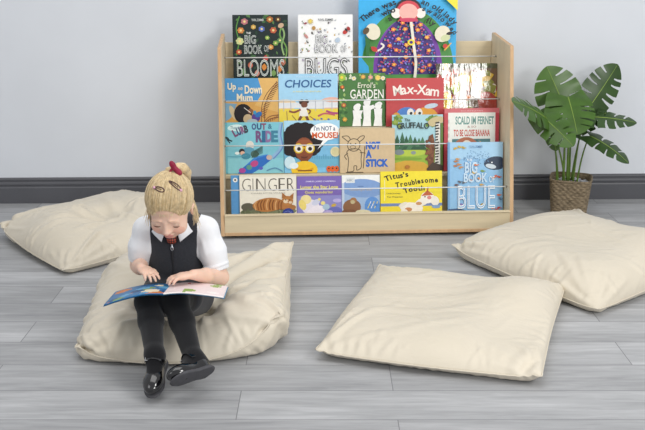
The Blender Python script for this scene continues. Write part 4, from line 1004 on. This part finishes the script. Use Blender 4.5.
# ------------------------------------------------------------------ the child
def unit(v): v = np.asarray(v, float); return v / np.linalg.norm(v)
skin_m = mat('skin', '#e6c1ac', rough=.5, spec=.35, var=.02, scale=18, sss=.12)
lip_m = mat('lips', '#c98a80', rough=.42, spec=.4, var=.02)
cheek_m = mat('rosy_skin', '#e3b29d', rough=.5, spec=.35, var=.02, sss=.12)
HC = np.array([-.476, 2.70, .497]); HP = math.radians(33); HY = math.radians(-4); HS = .95
hf = np.array([math.sin(HY) * math.cos(HP), -math.cos(HY) * math.cos(HP), -math.sin(HP)])     # where the face points
hr = np.array([math.cos(HY), math.sin(HY), 0.])                                               # picture right
hu = np.cross(hr, hf) * -1
hu = hu if hu[2] > 0 else -hu
RH = np.stack([hr, hf, hu])                              # rows: right, forward, up
def hp(r, f, u): return HC + HS * (r * hr + f * hf + u * hu)
def hs(*r): return tuple(HS * x for x in r)
SH_R = np.array([-.578, 2.835, .372]); SH_L = np.array([-.388, 2.835, .372])
EL_R = np.array([-.612, 2.835, .250]); EL_L = np.array([-.338, 2.80, .220])
WR_R = np.array([-.580, 2.715, .283]); WR_L = np.array([-.404, 2.655, .282])
HR_D = unit([.62, -.72, -.08]); HL_D = unit([-.95, -.26, -.05])
CH = np.array([-.487, 2.845, .33])
def head_into(s, k=.01):
    s.ell(hp(0, -.014, .022), hs(.070, .086, .074), RH, k=.02)
    s.ell(hp(0, .030, -.030), hs(.056, .052, .060), RH, k=.025)
    s.ell(hp(0, .050, -.078), hs(.024, .022, .018), RH, k=.02)
    for r in (-1, 1): s.ell(hp(r * .032, .052, -.046), hs(.026, .024, .026), RH, k=.016)
    for r in (-1, 1): s.ell(hp(r * .030, .088, -.013), hs(.016, .010, .011), RH, k=.010, op='-')
    for r in (-1, 1): s.ell(hp(r * .030, .0665, -.013), hs(.0135, .012, .0115), RH, k=.004)      # lowered lids
    for r in (-1, 1): s.cone(hp(r * .016, .081, .008), hp(r * .044, .070, -.003), HS * .0025, HS * .002, k=.010)  # brows
    s.cone(hp(0, .078, -.006), hp(0, .090, -.034), HS * .006, HS * .009, k=.010); s.ell(hp(0, .092, -.036), hs(.0095, .009, .008), RH, k=.006)
    for r in (-1, 1): s.ell(hp(r * .009, .084, -.038), hs(.006, .007, .006), RH, k=.004)
    s.ell(hp(0, .080, -.058), hs(.017, .008, .0055), RH, k=.005); s.ell(hp(0, .079, -.067), hs(.014, .008, .006), RH, k=.005)
    s.box(hp(0, .0885, -.0625), hs(.015, .004, .0009), RH, rad=.0005, k=.003, op='-')
    for r in (-1, 1): s.ell(hp(r * .071, -.008, -.026), hs(.009, .017, .026), RH, k=.006); s.ell(hp(r * .080, -.004, -.026), hs(.005, .009, .014), RH, k=.005, op='-')
def hand_into(s, wr, d, nrm, thumb, sc=1.):
    d = unit(d); nrm = unit(nrm - d * (np.dot(nrm, d))); lat = unit(np.cross(d, nrm));
    if lat @ thumb < 0: lat = -lat
    pc = wr + d * .026 * sc
    Rm = np.stack([d, lat, nrm])
    s.ell(pc, (.030 * sc, .0245 * sc, .0115 * sc), Rm, k=.010)
    s.ell(wr + d * .034 * sc, (.020 * sc, .0245 * sc, .010 * sc), Rm, k=.008)
    for i, (o, ln, sp, c0) in enumerate([(.0185, .037, .16, .35), (.0063, .042, .04, .42), (-.006, .039, -.08, .5), (-.0175, .031, -.22, .55)]):
        p = wr + d * (.047 if i != 3 else .042) * sc + lat * o * sc
        dd = unit(d + lat * sp); ang = 0.
        pts = [p - dd * .010]; q = p.copy(); pts.append(q.copy())
        for seg, fr in enumerate((.45, .31, .24)):
            ang += c0 * (.45, .9, .7)[seg]
            q = q + (dd * math.cos(ang) + nrm * math.sin(ang)) * ln * fr * sc; pts.append(q.copy())
        s.chain(pts, [.0062 * sc, .0060 * sc, .0056 * sc, .0051 * sc, .0043 * sc], k=.0022)
    tb = wr + d * .014 * sc + lat * .019 * sc
    t1 = tb + unit(d * .75 + lat * .62 + nrm * .2) * .021 * sc; t2 = t1 + unit(d * .95 + lat * .15 + nrm * .25) * .020 * sc
    s.chain([wr + d * .008 * sc + lat * .010 * sc, tb, t1, t2], [.009 * sc, .0085 * sc, .0066 * sc, .0052 * sc], k=.005)
def torso_into(s, grow=0.):
    s.ell(HIP + [0, -.005, .015], (.098 + grow, .082 + grow, .075 + grow), k=.03)
    s.ell(HIP * .5 + CH * .5 + [0, -.005, 0], (.088 + grow, .070 + grow, .10 + grow), k=.03)
    s.ell(CH + [0, 0, -.02], (.092 + grow, .066 + grow, .085 + grow), k=.03)
    s.cone(SH_R + [.03, 0, .012], SH_L + [-.03, 0, .012], .040 + grow, k=.03)
body = SDF()
torso_into(body)
body.cone(CH + [0, -.005, .05], hp(0, -.028, -.055), .034, .036, k=.018)
head_into(body)
body.chain([SH_R, EL_R], [.036, .027], k=.02).chain([EL_R, EL_R * .45 + WR_R * .55, WR_R], [.027, .0245, .0165], k=.012)
body.chain([SH_L, EL_L], [.036, .027], k=.02).chain([EL_L, EL_L * .45 + WR_L * .55, WR_L], [.027, .0245, .0165], k=.012)
hand_into(body, WR_R + HR_D * .004, HR_D, np.array([.0, -.1, -1.]), np.array([.6, .7, 0]), .92)
hand_into(body, WR_L + HL_D * .004, HL_D, np.array([.0, -.1, -1.]), np.array([-.2, .9, 0]), .96)
def legs_into(s, g=0.):
    for hx, kn, an in ((-.048, KNEE_R, ANK_R), (.048, KNEE_L, ANK_L)):
        h = HIP + [hx, 0, -.005]; calf = kn * .62 + an * .38 + [0, .012, -.008]
        s.chain([h, kn * .55 + h * .45, kn], [.056 + g, .047 + g, .0365 + g], k=.02); s.chain([kn, calf, an], [.037 + g, .0345 + g, .0245 + g], k=.016)
legs_into(body)
FT_R = dict(a=ANK_R, t=unit([-.03, -.92, -.38]), w=unit([-.10, -.38, .92]))
FT_L = dict(a=ANK_L, t=unit([-.70, -.70, .10]), w=unit([-.565, .644, .51]))
for ft in (FT_R, FT_L):
    ft['w'] = unit(ft['w'] - ft['t'] * (ft['t'] @ ft['w'])); ft['s'] = np.cross(ft['t'], ft['w'])
    a = ft['a']; heel = a - ft['w'] * .036 - ft['t'] * .013; ball = a - ft['w'] * .043 + ft['t'] * .064; toe = ball + ft['t'] * .022
    ft.update(heel=heel, ball=ball, toe=toe)
    body.chain([a, heel], [.025, .022], k=.012); body.chain([a - ft['w'] * .012, ball], [.0225, .018], k=.015); body.chain([ball, toe], [.020, .015], k=.01)
Vb, Fb = body.mesh(.0027, 2)
cen = Vb[Fb].mean(1); loc = (cen - HC) @ RH.T / HS
fm = np.zeros(len(Fb), int)
lip = ((loc[:, 0] / .017) ** 2 + ((loc[:, 2] + .0625) / .0105) ** 2 < 1) & (loc[:, 1] > .074); fm[lip] = 1
chk = (((np.abs(loc[:, 0]) - .036) / .018) ** 2 + ((loc[:, 2] + .042) / .016) ** 2 < 1) & (loc[:, 1] > .04); fm[chk] = 2
nose = ((loc[:, 0] / .009) ** 2 + ((loc[:, 2] + .038) / .007) ** 2 < 1) & (loc[:, 1] > .085); fm[nose] = 2
child = mesh_obj('person', Vb, Fb, [skin_m, lip_m, cheek_m], None, True, fm)
tag(child, 'blonde child in school uniform sitting on a cushion reading an open picture book', 'person')
# lashes and brows
dark = mat('lash_brown', '#6b4a38', rough=.6); browm = mat('brow_blonde', '#d6b195', rough=.7)
for r in (-1, 1):
    e = MB(); pts = [hp(r * .030 + x, .0775 - 9 * x * x * 1.2, -.0195 - .0045 * math.cos(x * 100) + .002) for x in np.linspace(-.0135, .0135, 9)]
    e.tube(pts, [.0006, .001, .0013, .0015, .0016, .0015, .0013, .001, .0006], 6); e.build('eyelashes', dark, child, True)
    e = MB(); pts = [hp(r * x, .0865 - 7.5 * (x - .012) ** 2 - (x - .014) * .16, .0155 + .0035 * math.sin(max(0, (x - .014) / .034 * PI)) - (x - .014) * .38) for x in np.linspace(.014, .048, 8)]
    e.tube(pts, [.0004, .0008, .001, .001, .001, .0009, .0007, .0004], 6); e.build('eyebrow', browm, child, True)

# tights, pinafore, blouse, collar, tie, zip
tights_m = mat('black_tights', '#17171a', rough=.85, spec=.15, var=.06, scale=200, sheen=.2)
tg = SDF(); legs_into(tg, .0028)
for ft in (FT_R, FT_L):
    a = ft['a']; tg.chain([a, ft['heel']], [.0265, .0235], k=.012); tg.chain([a - ft['w'] * .014, ft['ball']], [.0258, .021], k=.02); tg.chain([ft['ball'], ft['toe']], [.0218, .0168], k=.01)
sdf_obj('tights', tg, .0032, tights_m, child, 2)
pin_m = mat('charcoal_pinafore', '#303238', rough=.85, spec=.15, var=.06, scale=180, sheen=.25, bump=.05, bscale=400)
pn = SDF()
torso_into(pn, .0085)
pn.chain([HIP + [-.04, -.02, .0], KNEE_R * .50 + HIP * .5 + [-.026, 0, .002]], [.080, .054], k=.03).chain([HIP + [.04, -.02, .0], KNEE_L * .52 + HIP * .48 + [.030, 0, .0]], [.082, .056], k=.03)
pn.cone(KNEE_R * .4 + HIP * .6, KNEE_L * .4 + HIP * .6, .05, k=.03)
pn.ell(CH + [0, -.05, .115], (.046, .06, .07), k=.008, op='-')       # neck opening
for q in (SH_R, SH_L):
    sg = 1 if q is SH_L else -1
    pn.cone(q + [sg * .018, -.06, .03], q + [sg * .018, .06, .03], .034, k=.010, op='-'); pn.cone(q + [sg * .022, -.07, -.03], q + [sg * .022, .07, -.03], .032, k=.010, op='-')
pn.plane(HIP + [0, 0, -.06], (0, 0, -1), k=.01)
sdf_obj('pinafore', pn, .0034, pin_m, child, 2)
shirt_m = mat('white_cotton_blouse', '#e9ebef', rough=.8, spec=.2, var=.01, scale=40, bump=.15, bscale=45)
bl = SDF()
bl.cone(SH_R + [.03, 0, .012], SH_L + [-.03, 0, .012], .0445, k=.02); bl.ell(CH + [0, 0, -.02], (.0965, .0705, .089), k=.02); bl.cone(CH + [0, -.002, .045], CH + [0, -.012, .078], .041, .039, k=.012)
for sh, el, sg in ((SH_R, EL_R, -1), (SH_L, EL_L, 1)):
    m1 = sh * .55 + el * .45; m2 = sh * .22 + el * .78
    bl.ell(sh + [sg * .004, -.003, .002], (.0425, .045, .045), k=.014); bl.chain([sh, m1 + [sg * .003, -.004, 0], m2], [.040, .0435, .0405], k=.016)
    d = unit(el - sh)
    for i in range(7):                                   # gathers at the sleeve head and soft folds
        t = 2 * PI * i / 7; x = unit(np.cross(d, [0, 1, 0])); y = np.cross(d, x)
        off = x * math.cos(t) + y * math.sin(t); bl.cone(sh + off * .036 + d * .0, m1 + off * .0425, .004, .007, k=.008)
    bl.plane(m2 + d * .012, d, k=.003) if False else None
    bl.cone(m2 + d * .040, m2 + d * .06, .045, k=.003, op='-')
    tor = m2 - d * .004
sdf_obj('blouse', bl, .003, shirt_m, child, 1)
for sh, el, sg in ((SH_R, EL_R, -1), (SH_L, EL_L, 1)):  # turned cuff bands
    d = unit(el - sh); m2 = sh * .22 + el * .78; x = unit(np.cross(d, [0, 1, 0])); y = np.cross(d, x)
    c = MB(); V = []; nA = 28
    for (r, q) in ((.0425, -.016), (.0432, .000), (.0415, .0008), (.0405, -.014)):
        for i in range(nA): V.append(m2 + d * q + r * (x * math.cos(2 * PI * i / nA) + y * math.sin(2 * PI * i / nA)))
    Fq = [(j * nA + i, j * nA + (i + 1) % nA, ((j + 1) % 4) * nA + (i + 1) % nA, ((j + 1) % 4) * nA + i) for j in range(4) for i in range(nA)]
    c.add(V, Fq); c.build('sleeve_cuff', shirt_m, child, True)
NB = CH + [0, -.012, .072]                                # neck base
for sg in (-1, 1):                                       # pointed collar flaps
    pts_in = []; pts_out = []
    for t in np.linspace(0, 1, 12):
        a = -PI / 2 + sg * (.10 + t * 2.3)
        c, s_ = math.cos(a), math.sin(a)
        pin_ = NB + [c * .043, s_ * .043, .014 + .006 * t]
        wd = .048 * (1 - t * .3); fl = .044 * (1 - t) ** 3
        po = NB + [c * (.043 + wd * .80) + sg * fl * .5, s_ * (.043 + wd * .62) - fl * .25, -.010 - fl * .75]
        pts_in.append(pin_); pts_out.append(po)
    n = len(pts_in); V = pts_in + [(p + q) / 2 + np.array([0, -.004, .007]) for p, q in zip(pts_in, pts_out)] + pts_out
    Fq = [(j * n + i, j * n + i + 1, (j + 1) * n + i + 1, (j + 1) * n + i) for j in range(2) for i in range(n - 1)]
    o = mesh_obj('collar', V, Fq, shirt_m, child, True); md = o.modifiers.new('t', 'SOLIDIFY'); md.thickness = .0022; md.offset = 0
def tartan():
    m = bpy.data.materials.new('red_tartan'); m.use_nodes = True; nt = m.node_tree; N = nt.nodes.new; L = nt.links.new; b = nt.nodes['Principled BSDF']
    tc = N('ShaderNodeTexCoord'); c1 = None; outs = []
    for d in ('X', 'Z'):
        wv = N('ShaderNodeTexWave'); wv.bands_direction = d; wv.inputs['Scale'].default_value = 42; wv.inputs['Distortion'].default_value = 0; L(tc.outputs['Object'], wv.inputs['Vector']); outs.append(wv)
    ad = N('ShaderNodeMath'); ad.operation = 'MULTIPLY'; L(outs[0].outputs['Fac'], ad.inputs[0]); L(outs[1].outputs['Fac'], ad.inputs[1])
    rp = N('ShaderNodeValToRGB'); rp.color_ramp.elements[0].position = .1; rp.color_ramp.elements[0].color = srgb('#3a1a18'); rp.color_ramp.elements[1].position = .5; rp.color_ramp.elements[1].color = srgb('#b54a33')
    L(ad.outputs[0], rp.inputs['Fac']); L(rp.outputs['Color'], b.inputs['Base Color']); b.inputs['Roughness'].default_value = .6
    return m
TK = NB + [.0, -.056, -.006]
ti = SDF(); ti.chain([TK + [0, 0, .006], TK + [0, -.004, -.016]], [.019, .0125], k=.006); ti.chain([TK + [0, -.004, -.016], TK + [0, -.004, -.034]], [.011, .018], k=.006)
ti.chain([TK + [-.028, .014, .010], TK, TK + [.028, .014, .010]], [.010, .009, .010], k=.008)
sdf_obj('tie', ti, .0022, tartan(), child, 1)
zm = mat('zip_metal', '#b9bcc2', rough=.3, metal=.8, var=.02)
zp = MB(); zpts = [np.array([CH[0], 0, z]) for z in (.352, .33, .30, .27, .24, .215)]
def front_y(z):                                           # front of the pinafore on its centre line
    P = np.array([[CH[0], y, z] for y in np.linspace(2.70, 2.90, 400)])
    d = np.minimum(np.minimum(_ell(P, CH + [0, 0, -.02], I3, (.1005, .0745, .0935)), _ell(P, HIP * .5 + CH * .5 + [0, -.005, 0], I3, (.0965, .0785, .1085))), _ell(P, HIP + [0, -.005, .015], I3, (.1065, .0905, .0835)))
    i = np.argmax(d < .0); return P[i][1]
zz = [np.array([CH[0], front_y(p[2]) - .0045, p[2]]) for p in zpts]
zp.tube(zz, .0026, 6); zpo = zp.build('zip', mat('zip_tape', '#26272b', rough=.6), child, True)
pu = SDF(); pu.cone(zz[0] + [0, -.003, 0], zz[0] + [0, -.005, -.012], .0035, .003, k=.002); pu.ell(zz[0] + [0, -.007, -.021], (.0055, .0025, .0085), k=.002); pu.ell(zz[0] + [0, -.007, -.022], (.0022, .006, .004), k=.001, op='-')
sdf_obj('zip_puller', pu, .0011, zm, zpo, 1)

# patent shoes
patent = mat('black_patent', '#0d0d10', rough=.12, spec=.6, coat=.6, var=.02); sole_m = mat('dark_rubber_sole', '#4a4a4e', rough=.7, spec=.3, var=.06, scale=60)
for ft in (FT_R, FT_L):
    a, t, w_, s_ = ft['a'], ft['t'], ft['w'], ft['s']; Rm = np.stack([t, s_, w_])
    mid = a + t * .038
    up = SDF()
    up.ell(mid + t * .040 - w_ * .046, (.052, .033, .026), Rm, k=.012); up.ell(mid - t * .045 - w_ * .036, (.034, .029, .036), Rm, k=.014); up.cone(mid - t * .035 - w_ * .052, mid + t * .045 - w_ * .054, .028, .028, k=.012)
    up.ell(a + t * .012 - w_ * .010, (.046, .0225, .034), Rm, k=.006, op='-')
    up.plane(mid - w_ * .066, -w_, k=.002)
    shoe = sdf_obj('shoe', up, .0026, patent, child, 1)
    so = SDF(); so.ell(mid + t * .044 - w_ * .069, (.050, .0345, .009), Rm, k=.010); so.ell(mid - t * .048 - w_ * .069, (.036, .030, .009), Rm, k=.010); so.box(mid - t * .002 - w_ * .069, (.055, .0265, .0075), Rm, rad=.004, k=.012)
    so.plane(mid - w_ * .0745, -w_, k=.001); sdf_obj('sole', so, .0024, sole_m, shoe, 1)
    sb = MB(); pts = []
    for q in np.linspace(-1.25, 1.25, 15): pts.append(a + t * (.022) + s_ * .0345 * math.sin(q) * 1.05 + w_ * (-.038 + .050 * math.cos(q)) + t * .006 * math.cos(q))
    V = []
    for p in pts:
        for dx, dw in ((-.0075, -.001), (.0075, -.001), (.0075, .002), (-.0075, .002)): V.append(p + t * dx + w_ * dw + unit(p - (a - w_ * .04)) * .001)
    Fq = [(i * 4 + j, i * 4 + (j + 1) % 4, (i + 1) * 4 + (j + 1) % 4, (i + 1) * 4 + j) for i in range(len(pts) - 1) for j in range(4)] + [(3, 2, 1, 0), tuple(len(pts) * 4 - 4 + j for j in range(4))]
    sb.add(V, Fq); st = sb.build('strap', patent, shoe, False)
    bk = MB(); p = pts[10]; bk.tube([p + t * x + unit(p - (a - w_ * .04)) * (.0035) + s_ * y for x, y in ((-.008, -.004), (.008, -.004), (.008, .004), (-.008, .004), (-.008, -.004))], .0011, 6); bk_o = bk.build('buckle', zm, shoe, True)
    for ob in (shoe, *[q for q in COL.objects if q.parent is shoe]):     # a small child's size, about the ankle
        for v in ob.data.vertices: v.co = Vector(a) + (v.co - Vector(a)) * .89

# hair: a close cap gathered to a crown ponytail, with strands combed over it
hairs = [mat('blonde_hair', '#d2bb92', rough=.42, spec=.4, var=.10, scale=90, sheen=.1), mat('light_blonde_hair', '#dfcca6', rough=.42, spec=.4, var=.06, scale=90), mat('dark_blonde_hair', '#bfa77c', rough=.45, spec=.35, var=.08, scale=90)]
hc = SDF()
CR = (.0765, .0905, .078)
hc.ell(hp(0, -.016, .022), hs(*CR), RH, k=.01); hc.ell(hp(0, -.055, -.03), hs(.058, .045, .055), RH, k=.03)
pl_n = unit(.363 * hf - .93 * hu)                       # lower edge: temples, over the ears, to the nape
FO, FR_ = np.array([0, .095, -.035]), np.array([.062, .075, .085])   # rounded opening round the face
hc.ell(hp(*FO), hs(*FR_), RH, k=.006, op='-')
hc.plane(hp(0, .0, -.028), pl_n, k=.006)
hair = sdf_obj('hair', hc, .0032, hairs[0], child, 2)
KN = hp(.006, -.078, .070)                               # where the ponytail is tied
hb = MB(); rg = random.Random(21)
kd = unit((KN - hp(0, -.016, .022)))
def on_scalp(dirv, lift):
    q = RH @ dirv; r = 1 / math.sqrt(sum((q[i] / (HS * CR[i])) ** 2 for i in range(3)))
    return hp(0, -.016, .022) + dirv * (r + lift)
for i in range(1300):
    # start on the hairline, or (some) further up the head
    while True:
        d0 = unit([rg.gauss(0, 1), rg.gauss(0, 1), rg.gauss(0, 1)]); q_ = RH @ (on_scalp(d0, 0) - HC) / HS
        g_ = max(.363 * q_[1] - .93 * (q_[2] + .028), -(math.sqrt((((q_ - FO) / FR_) ** 2).sum()) - 1) * .07)
        if -.008 < g_ < .0005 or (g_ < 0 and rg.random() < .06): break
    q0 = 0.
    ang = math.acos(np.clip(d0 @ kd, -1, 1)); so_ = math.sin(ang)
    pts = []; lf = rg.uniform(.0004, .0026); jit = rg.uniform(-.05, .05)
    ax_ = unit(np.cross(d0, kd))
    for t in np.linspace(q0, 1, 11):
        dv = (math.sin((1 - t) * ang) * d0 + math.sin(t * ang) * kd) / max(so_, 1e-4)
        dv = unit(dv + ax_ * jit * math.sin(PI * t))
        pts.append(on_scalp(dv, lf + .006 * max(0, t - .8) * 5 * .3 - (.0015 if t == q0 else 0)))
    hb.tube(pts, [.0004] + [.00065] * 9 + [.0005], 4, rg.choice([0, 0, 1, 1, 2]), cap=False)
hb.build('hair_strands', hairs, hair, True)['kind'] = 'stuff'
pt = SDF(); side_ = hr
tail = [KN - kd * .008, KN + kd * .007 + hr * .002, KN + kd * .010 + hr * .018 - hf * .008, KN + hr * .030 - hf * .026 - kd * .004, KN + hr * .034 - hf * .040 - hu * .040, KN + hr * .030 - hf * .040 - hu * .085]
pt.chain(tail, [.011, .0125, .0145, .0155, .014, .006], k=.008)
pt.cone(KN - kd * .004, KN + kd * .010 - hr * .014, .010, .008, k=.008)
pony = sdf_obj('ponytail', pt, .0026, hairs[0], hair, 1)
ps = MB(); T = np.array(tail)
def crv(P, t):
    x = t * (len(P) - 1); i = min(int(x), len(P) - 2); f = x - i; p0, p1, p2, p3 = P[max(i - 1, 0)], P[i], P[i + 1], P[min(i + 2, len(P) - 1)]
    return .5 * ((2 * p1) + (p2 - p0) * f + (2 * p0 - 5 * p1 + 4 * p2 - p3) * f * f + (3 * p1 - p0 - 3 * p2 + p3) * f ** 3)
for i in range(150):
    a1, a2 = rg.uniform(0, 2 * PI), rg.uniform(-1, 1); o = unit(np.array([math.cos(a1), math.sin(a1), a2]))
    pts = [crv(T, t) + o * np.interp(t, [0, .2, .5, .75, 1], [.0105, .013, .016, .0145, .008]) for t in np.linspace(0.02, 1, 14)]
    ps.tube(pts, .0008, 4, rg.choice([0, 1, 1, 2]), cap=False)
ps.build('ponytail_strands', hairs, hair, True)['kind'] = 'stuff'
ws = MB()                                                # loose wisps by the ears and on the brow
for i in range(46):
    sd = 1 if i < 34 else -1
    p0 = hp(sd * .070, -.020 + rg.uniform(-.018, .008), -.012 + rg.uniform(-.01, .02))
    p1 = p0 + hr * sd * rg.uniform(.004, .012) - np.array([0, 0, .03]); p2 = p1 + np.array([sd * rg.uniform(-.004, .014), rg.uniform(-.01, .012), -rg.uniform(.02, .05)])
    ws.tube([crv(np.array([p0, p1, p2]), t) for t in np.linspace(0, 1, 8)], [.0009] * 6 + [.0006, .0003], 4, rg.choice([0, 1, 1]), cap=False)
for i in range(30):
    x = rg.uniform(-.05, .05); p0 = hp(x, .078 - 9 * x * x, .040); p1 = hp(x * 1.1, .083 - 9 * x * x, .030 + rg.uniform(-.004, .004)); ws.tube([p0, p1], [.0008, .0003], 4, rg.choice([0, 1]), cap=False)
ws.build('loose_strands', hairs, hair, True)['kind'] = 'stuff'
bow_m = mat('burgundy_ribbon', '#8c1a3a', rough=.5, spec=.35, var=.08, scale=60)
bw = SDF(); B0 = np.array([-.4545, 2.7035, .6113])
bw.ell(B0, (.008, .009, .009), k=.004)
lo1 = unit([-.45, -.15, .85]); lo2 = unit([.72, -.25, -.62])
for d in (lo1, lo2):
    sdv = unit(np.cross(d, [0, -1, .3])); bw.ell(B0 + d * .0135, (.0150, .0095, .006), np.stack([d, sdv, np.cross(d, sdv)]), k=.003)
tv = np.array([0, -.006, 0]); bw.chain([B0, B0 - hr * .007 + kd * .002, B0 - hr * .014 - kd * .008], [.005, .0045, .004], k=.003)
sdf_obj('hair_bow', bw, .0018, bow_m, hair, 1)
for (u0, u1, tipc) in (((-.0324, .0096, 1), (.0023, .0255, 1), 0), ((.0136, -.0114, 1), (.0511, .0076, 1), 1)):
    # oval snap clips lying on the hair
    def sc_(r, f):
        q = np.array([r, f + .016, 0.]); zz_ = CR[2] * math.sqrt(max(0, 1 - (q[0] / CR[0]) ** 2 - (q[1] / CR[1]) ** 2)); return hp(r, f, .022 + zz_ + .003)
    a_, b_ = np.array(u0[:2]), np.array(u1[:2]); mid_ = (a_ + b_) / 2; dv = unit(b_ - a_); nv = np.array([-dv[1], dv[0]]); L_ = np.linalg.norm(b_ - a_) / 2
    c = MB(); pts = [sc_(*(mid_ + dv * L_ * math.cos(q) + nv * .0062 * (1 + .35 * math.cos(q)) * math.sin(q))) for q in np.linspace(0, 2 * PI, 26)]
    c.tube(pts, .0021, 6, 0, cap=False); c.tube([sc_(*(mid_ + dv * L_ * q)) for q in np.linspace(-.9, .5, 7)], .0011, 6, 0)
    c_o = c.build('hair_clip', mat('brown_clip', '#4d2f2c', rough=.3, spec=.5), hair, True)
    e = MB(); pq = sc_(*(mid_ + dv * L_ * (1 if tipc else -1))); bm = bmesh.new(); bmesh.ops.create_icosphere(bm, subdivisions=2, radius=.005)
    e.add([np.array(v.co) + pq for v in bm.verts], [[v.index for v in f.verts] for f in bm.faces]); bm.free(); e.build('clip_bead', mat('pink_bead', '#d9a3ba', rough=.35), hair, True)

# ------------------------------------------------------------------ the open picture book on her lap
def open_book():
    C0 = np.array([-.478, 2.600, .2565]); root = empty('open_picture_book', tuple(C0), (0, 0, math.radians(2)))
    tag(root, 'open picture book with pale pages lying on the lap of the child', 'book')
    W, D = .188, .175
    def prof(sd, s, v):                                  # a page: s from the spine outwards, v from the reader's edge (0) to the far edge (1)
        if sd > 0: z = .008 * math.sin(min(1, s * 2.5) * PI / 2) * 1.0 - .004 * s - .012 * s * s
        else: z = .008 * math.sin(min(1, s * 2.5) * PI / 2) - .008 * s - .024 * s * s
        return np.array([sd * s * W * (1 - .05 * s), (.5 - v) * D, z - .036 * (.5 - v) - (.010 * s * v if sd < 0 else .006 * s * v)])
    n = 20
    for sd, nm, base in ((-1, 'left_page', '#2f6fa3'), (1, 'right_page', '#ecdcdc')):
        b = MB(); V = [prof(sd, i / n, j / n) for i in range(n + 1) for j in range(n + 1)]; th = np.array([0, 0, -.004])
        V2 = [p + th for p in V]; q = lambda i, j: i * (n + 1) + j
        cols = [base] + (['#5fa0c8', '#1f4a78', '#7a9a5a', '#c9783f', '#e9dcc0'] if sd < 0 else ['#e6b9c0', '#c9525a', '#8fae5a', '#e6cf8a', '#f4eeea'])
        Fq = []; M = []
        rg2 = random.Random(9 if sd < 0 else 4)
        blobs = [(rg2.random(), rg2.random(), rg2.uniform(.06, .16), rg2.randint(1, 5)) for _ in range(16 if sd < 0 else 9)]
        for i in range(n):
            for j in range(n):
                Fq.append((q(i, j), q(i + 1, j), q(i + 1, j + 1), q(i, j + 1))); c = 0
                for bx, by, br, bc in blobs:
                    if ((i + .5) / n - bx) ** 2 + ((j + .5) / n - by) ** 2 < br * br and (sd < 0 or (i > n * .25)): c = bc
                M.append(c)
        b.v = V + V2; b.f = Fq + [tuple(k + len(V) for k in f)[::-1] for f in Fq]; b.m = M + [len(cols)] * len(Fq)
        nV = len(V)
        for i in range(n):
            for (j, fl) in ((0, 0), (n, 1)):
                b.f.append((q(i, j), q(i + 1, j), q(i + 1, j) + nV, q(i, j) + nV)); b.m.append(0 if sd < 0 else 5)
        for j in range(n): b.f.append((q(n, j), q(n, j + 1), q(n, j + 1) + nV, q(n, j) + nV)); b.m.append(0 if sd < 0 else 5)
        b.build('page', [ink(c) for c in cols] + [ink('#b9c4d0')], root, True)
    c = MB(); n2 = 16
    V = []; 
    xs = [(-1, 1 - k / 8) for k in range(8)] + [(1, k / 8) for k in range(9)]
    for sd, s in xs:
        for v in (-.01, 1.01):
            p = prof(sd, s, v); p[2] -= .0052; p[0] *= 1.012; V.append(p)
    V += [np.array(p) - [0, 0, .0012] for p in V]
    m_ = len(xs)
    Fq = [(2 * i, 2 * i + 2, 2 * i + 3, 2 * i + 1) for i in range(m_ - 1)]; Fq += [tuple(k + 2 * m_ for k in f)[::-1] for f in Fq]
    c.add(V, Fq); c.build('cover', ink('#3f86b0'), root, True)
open_book()
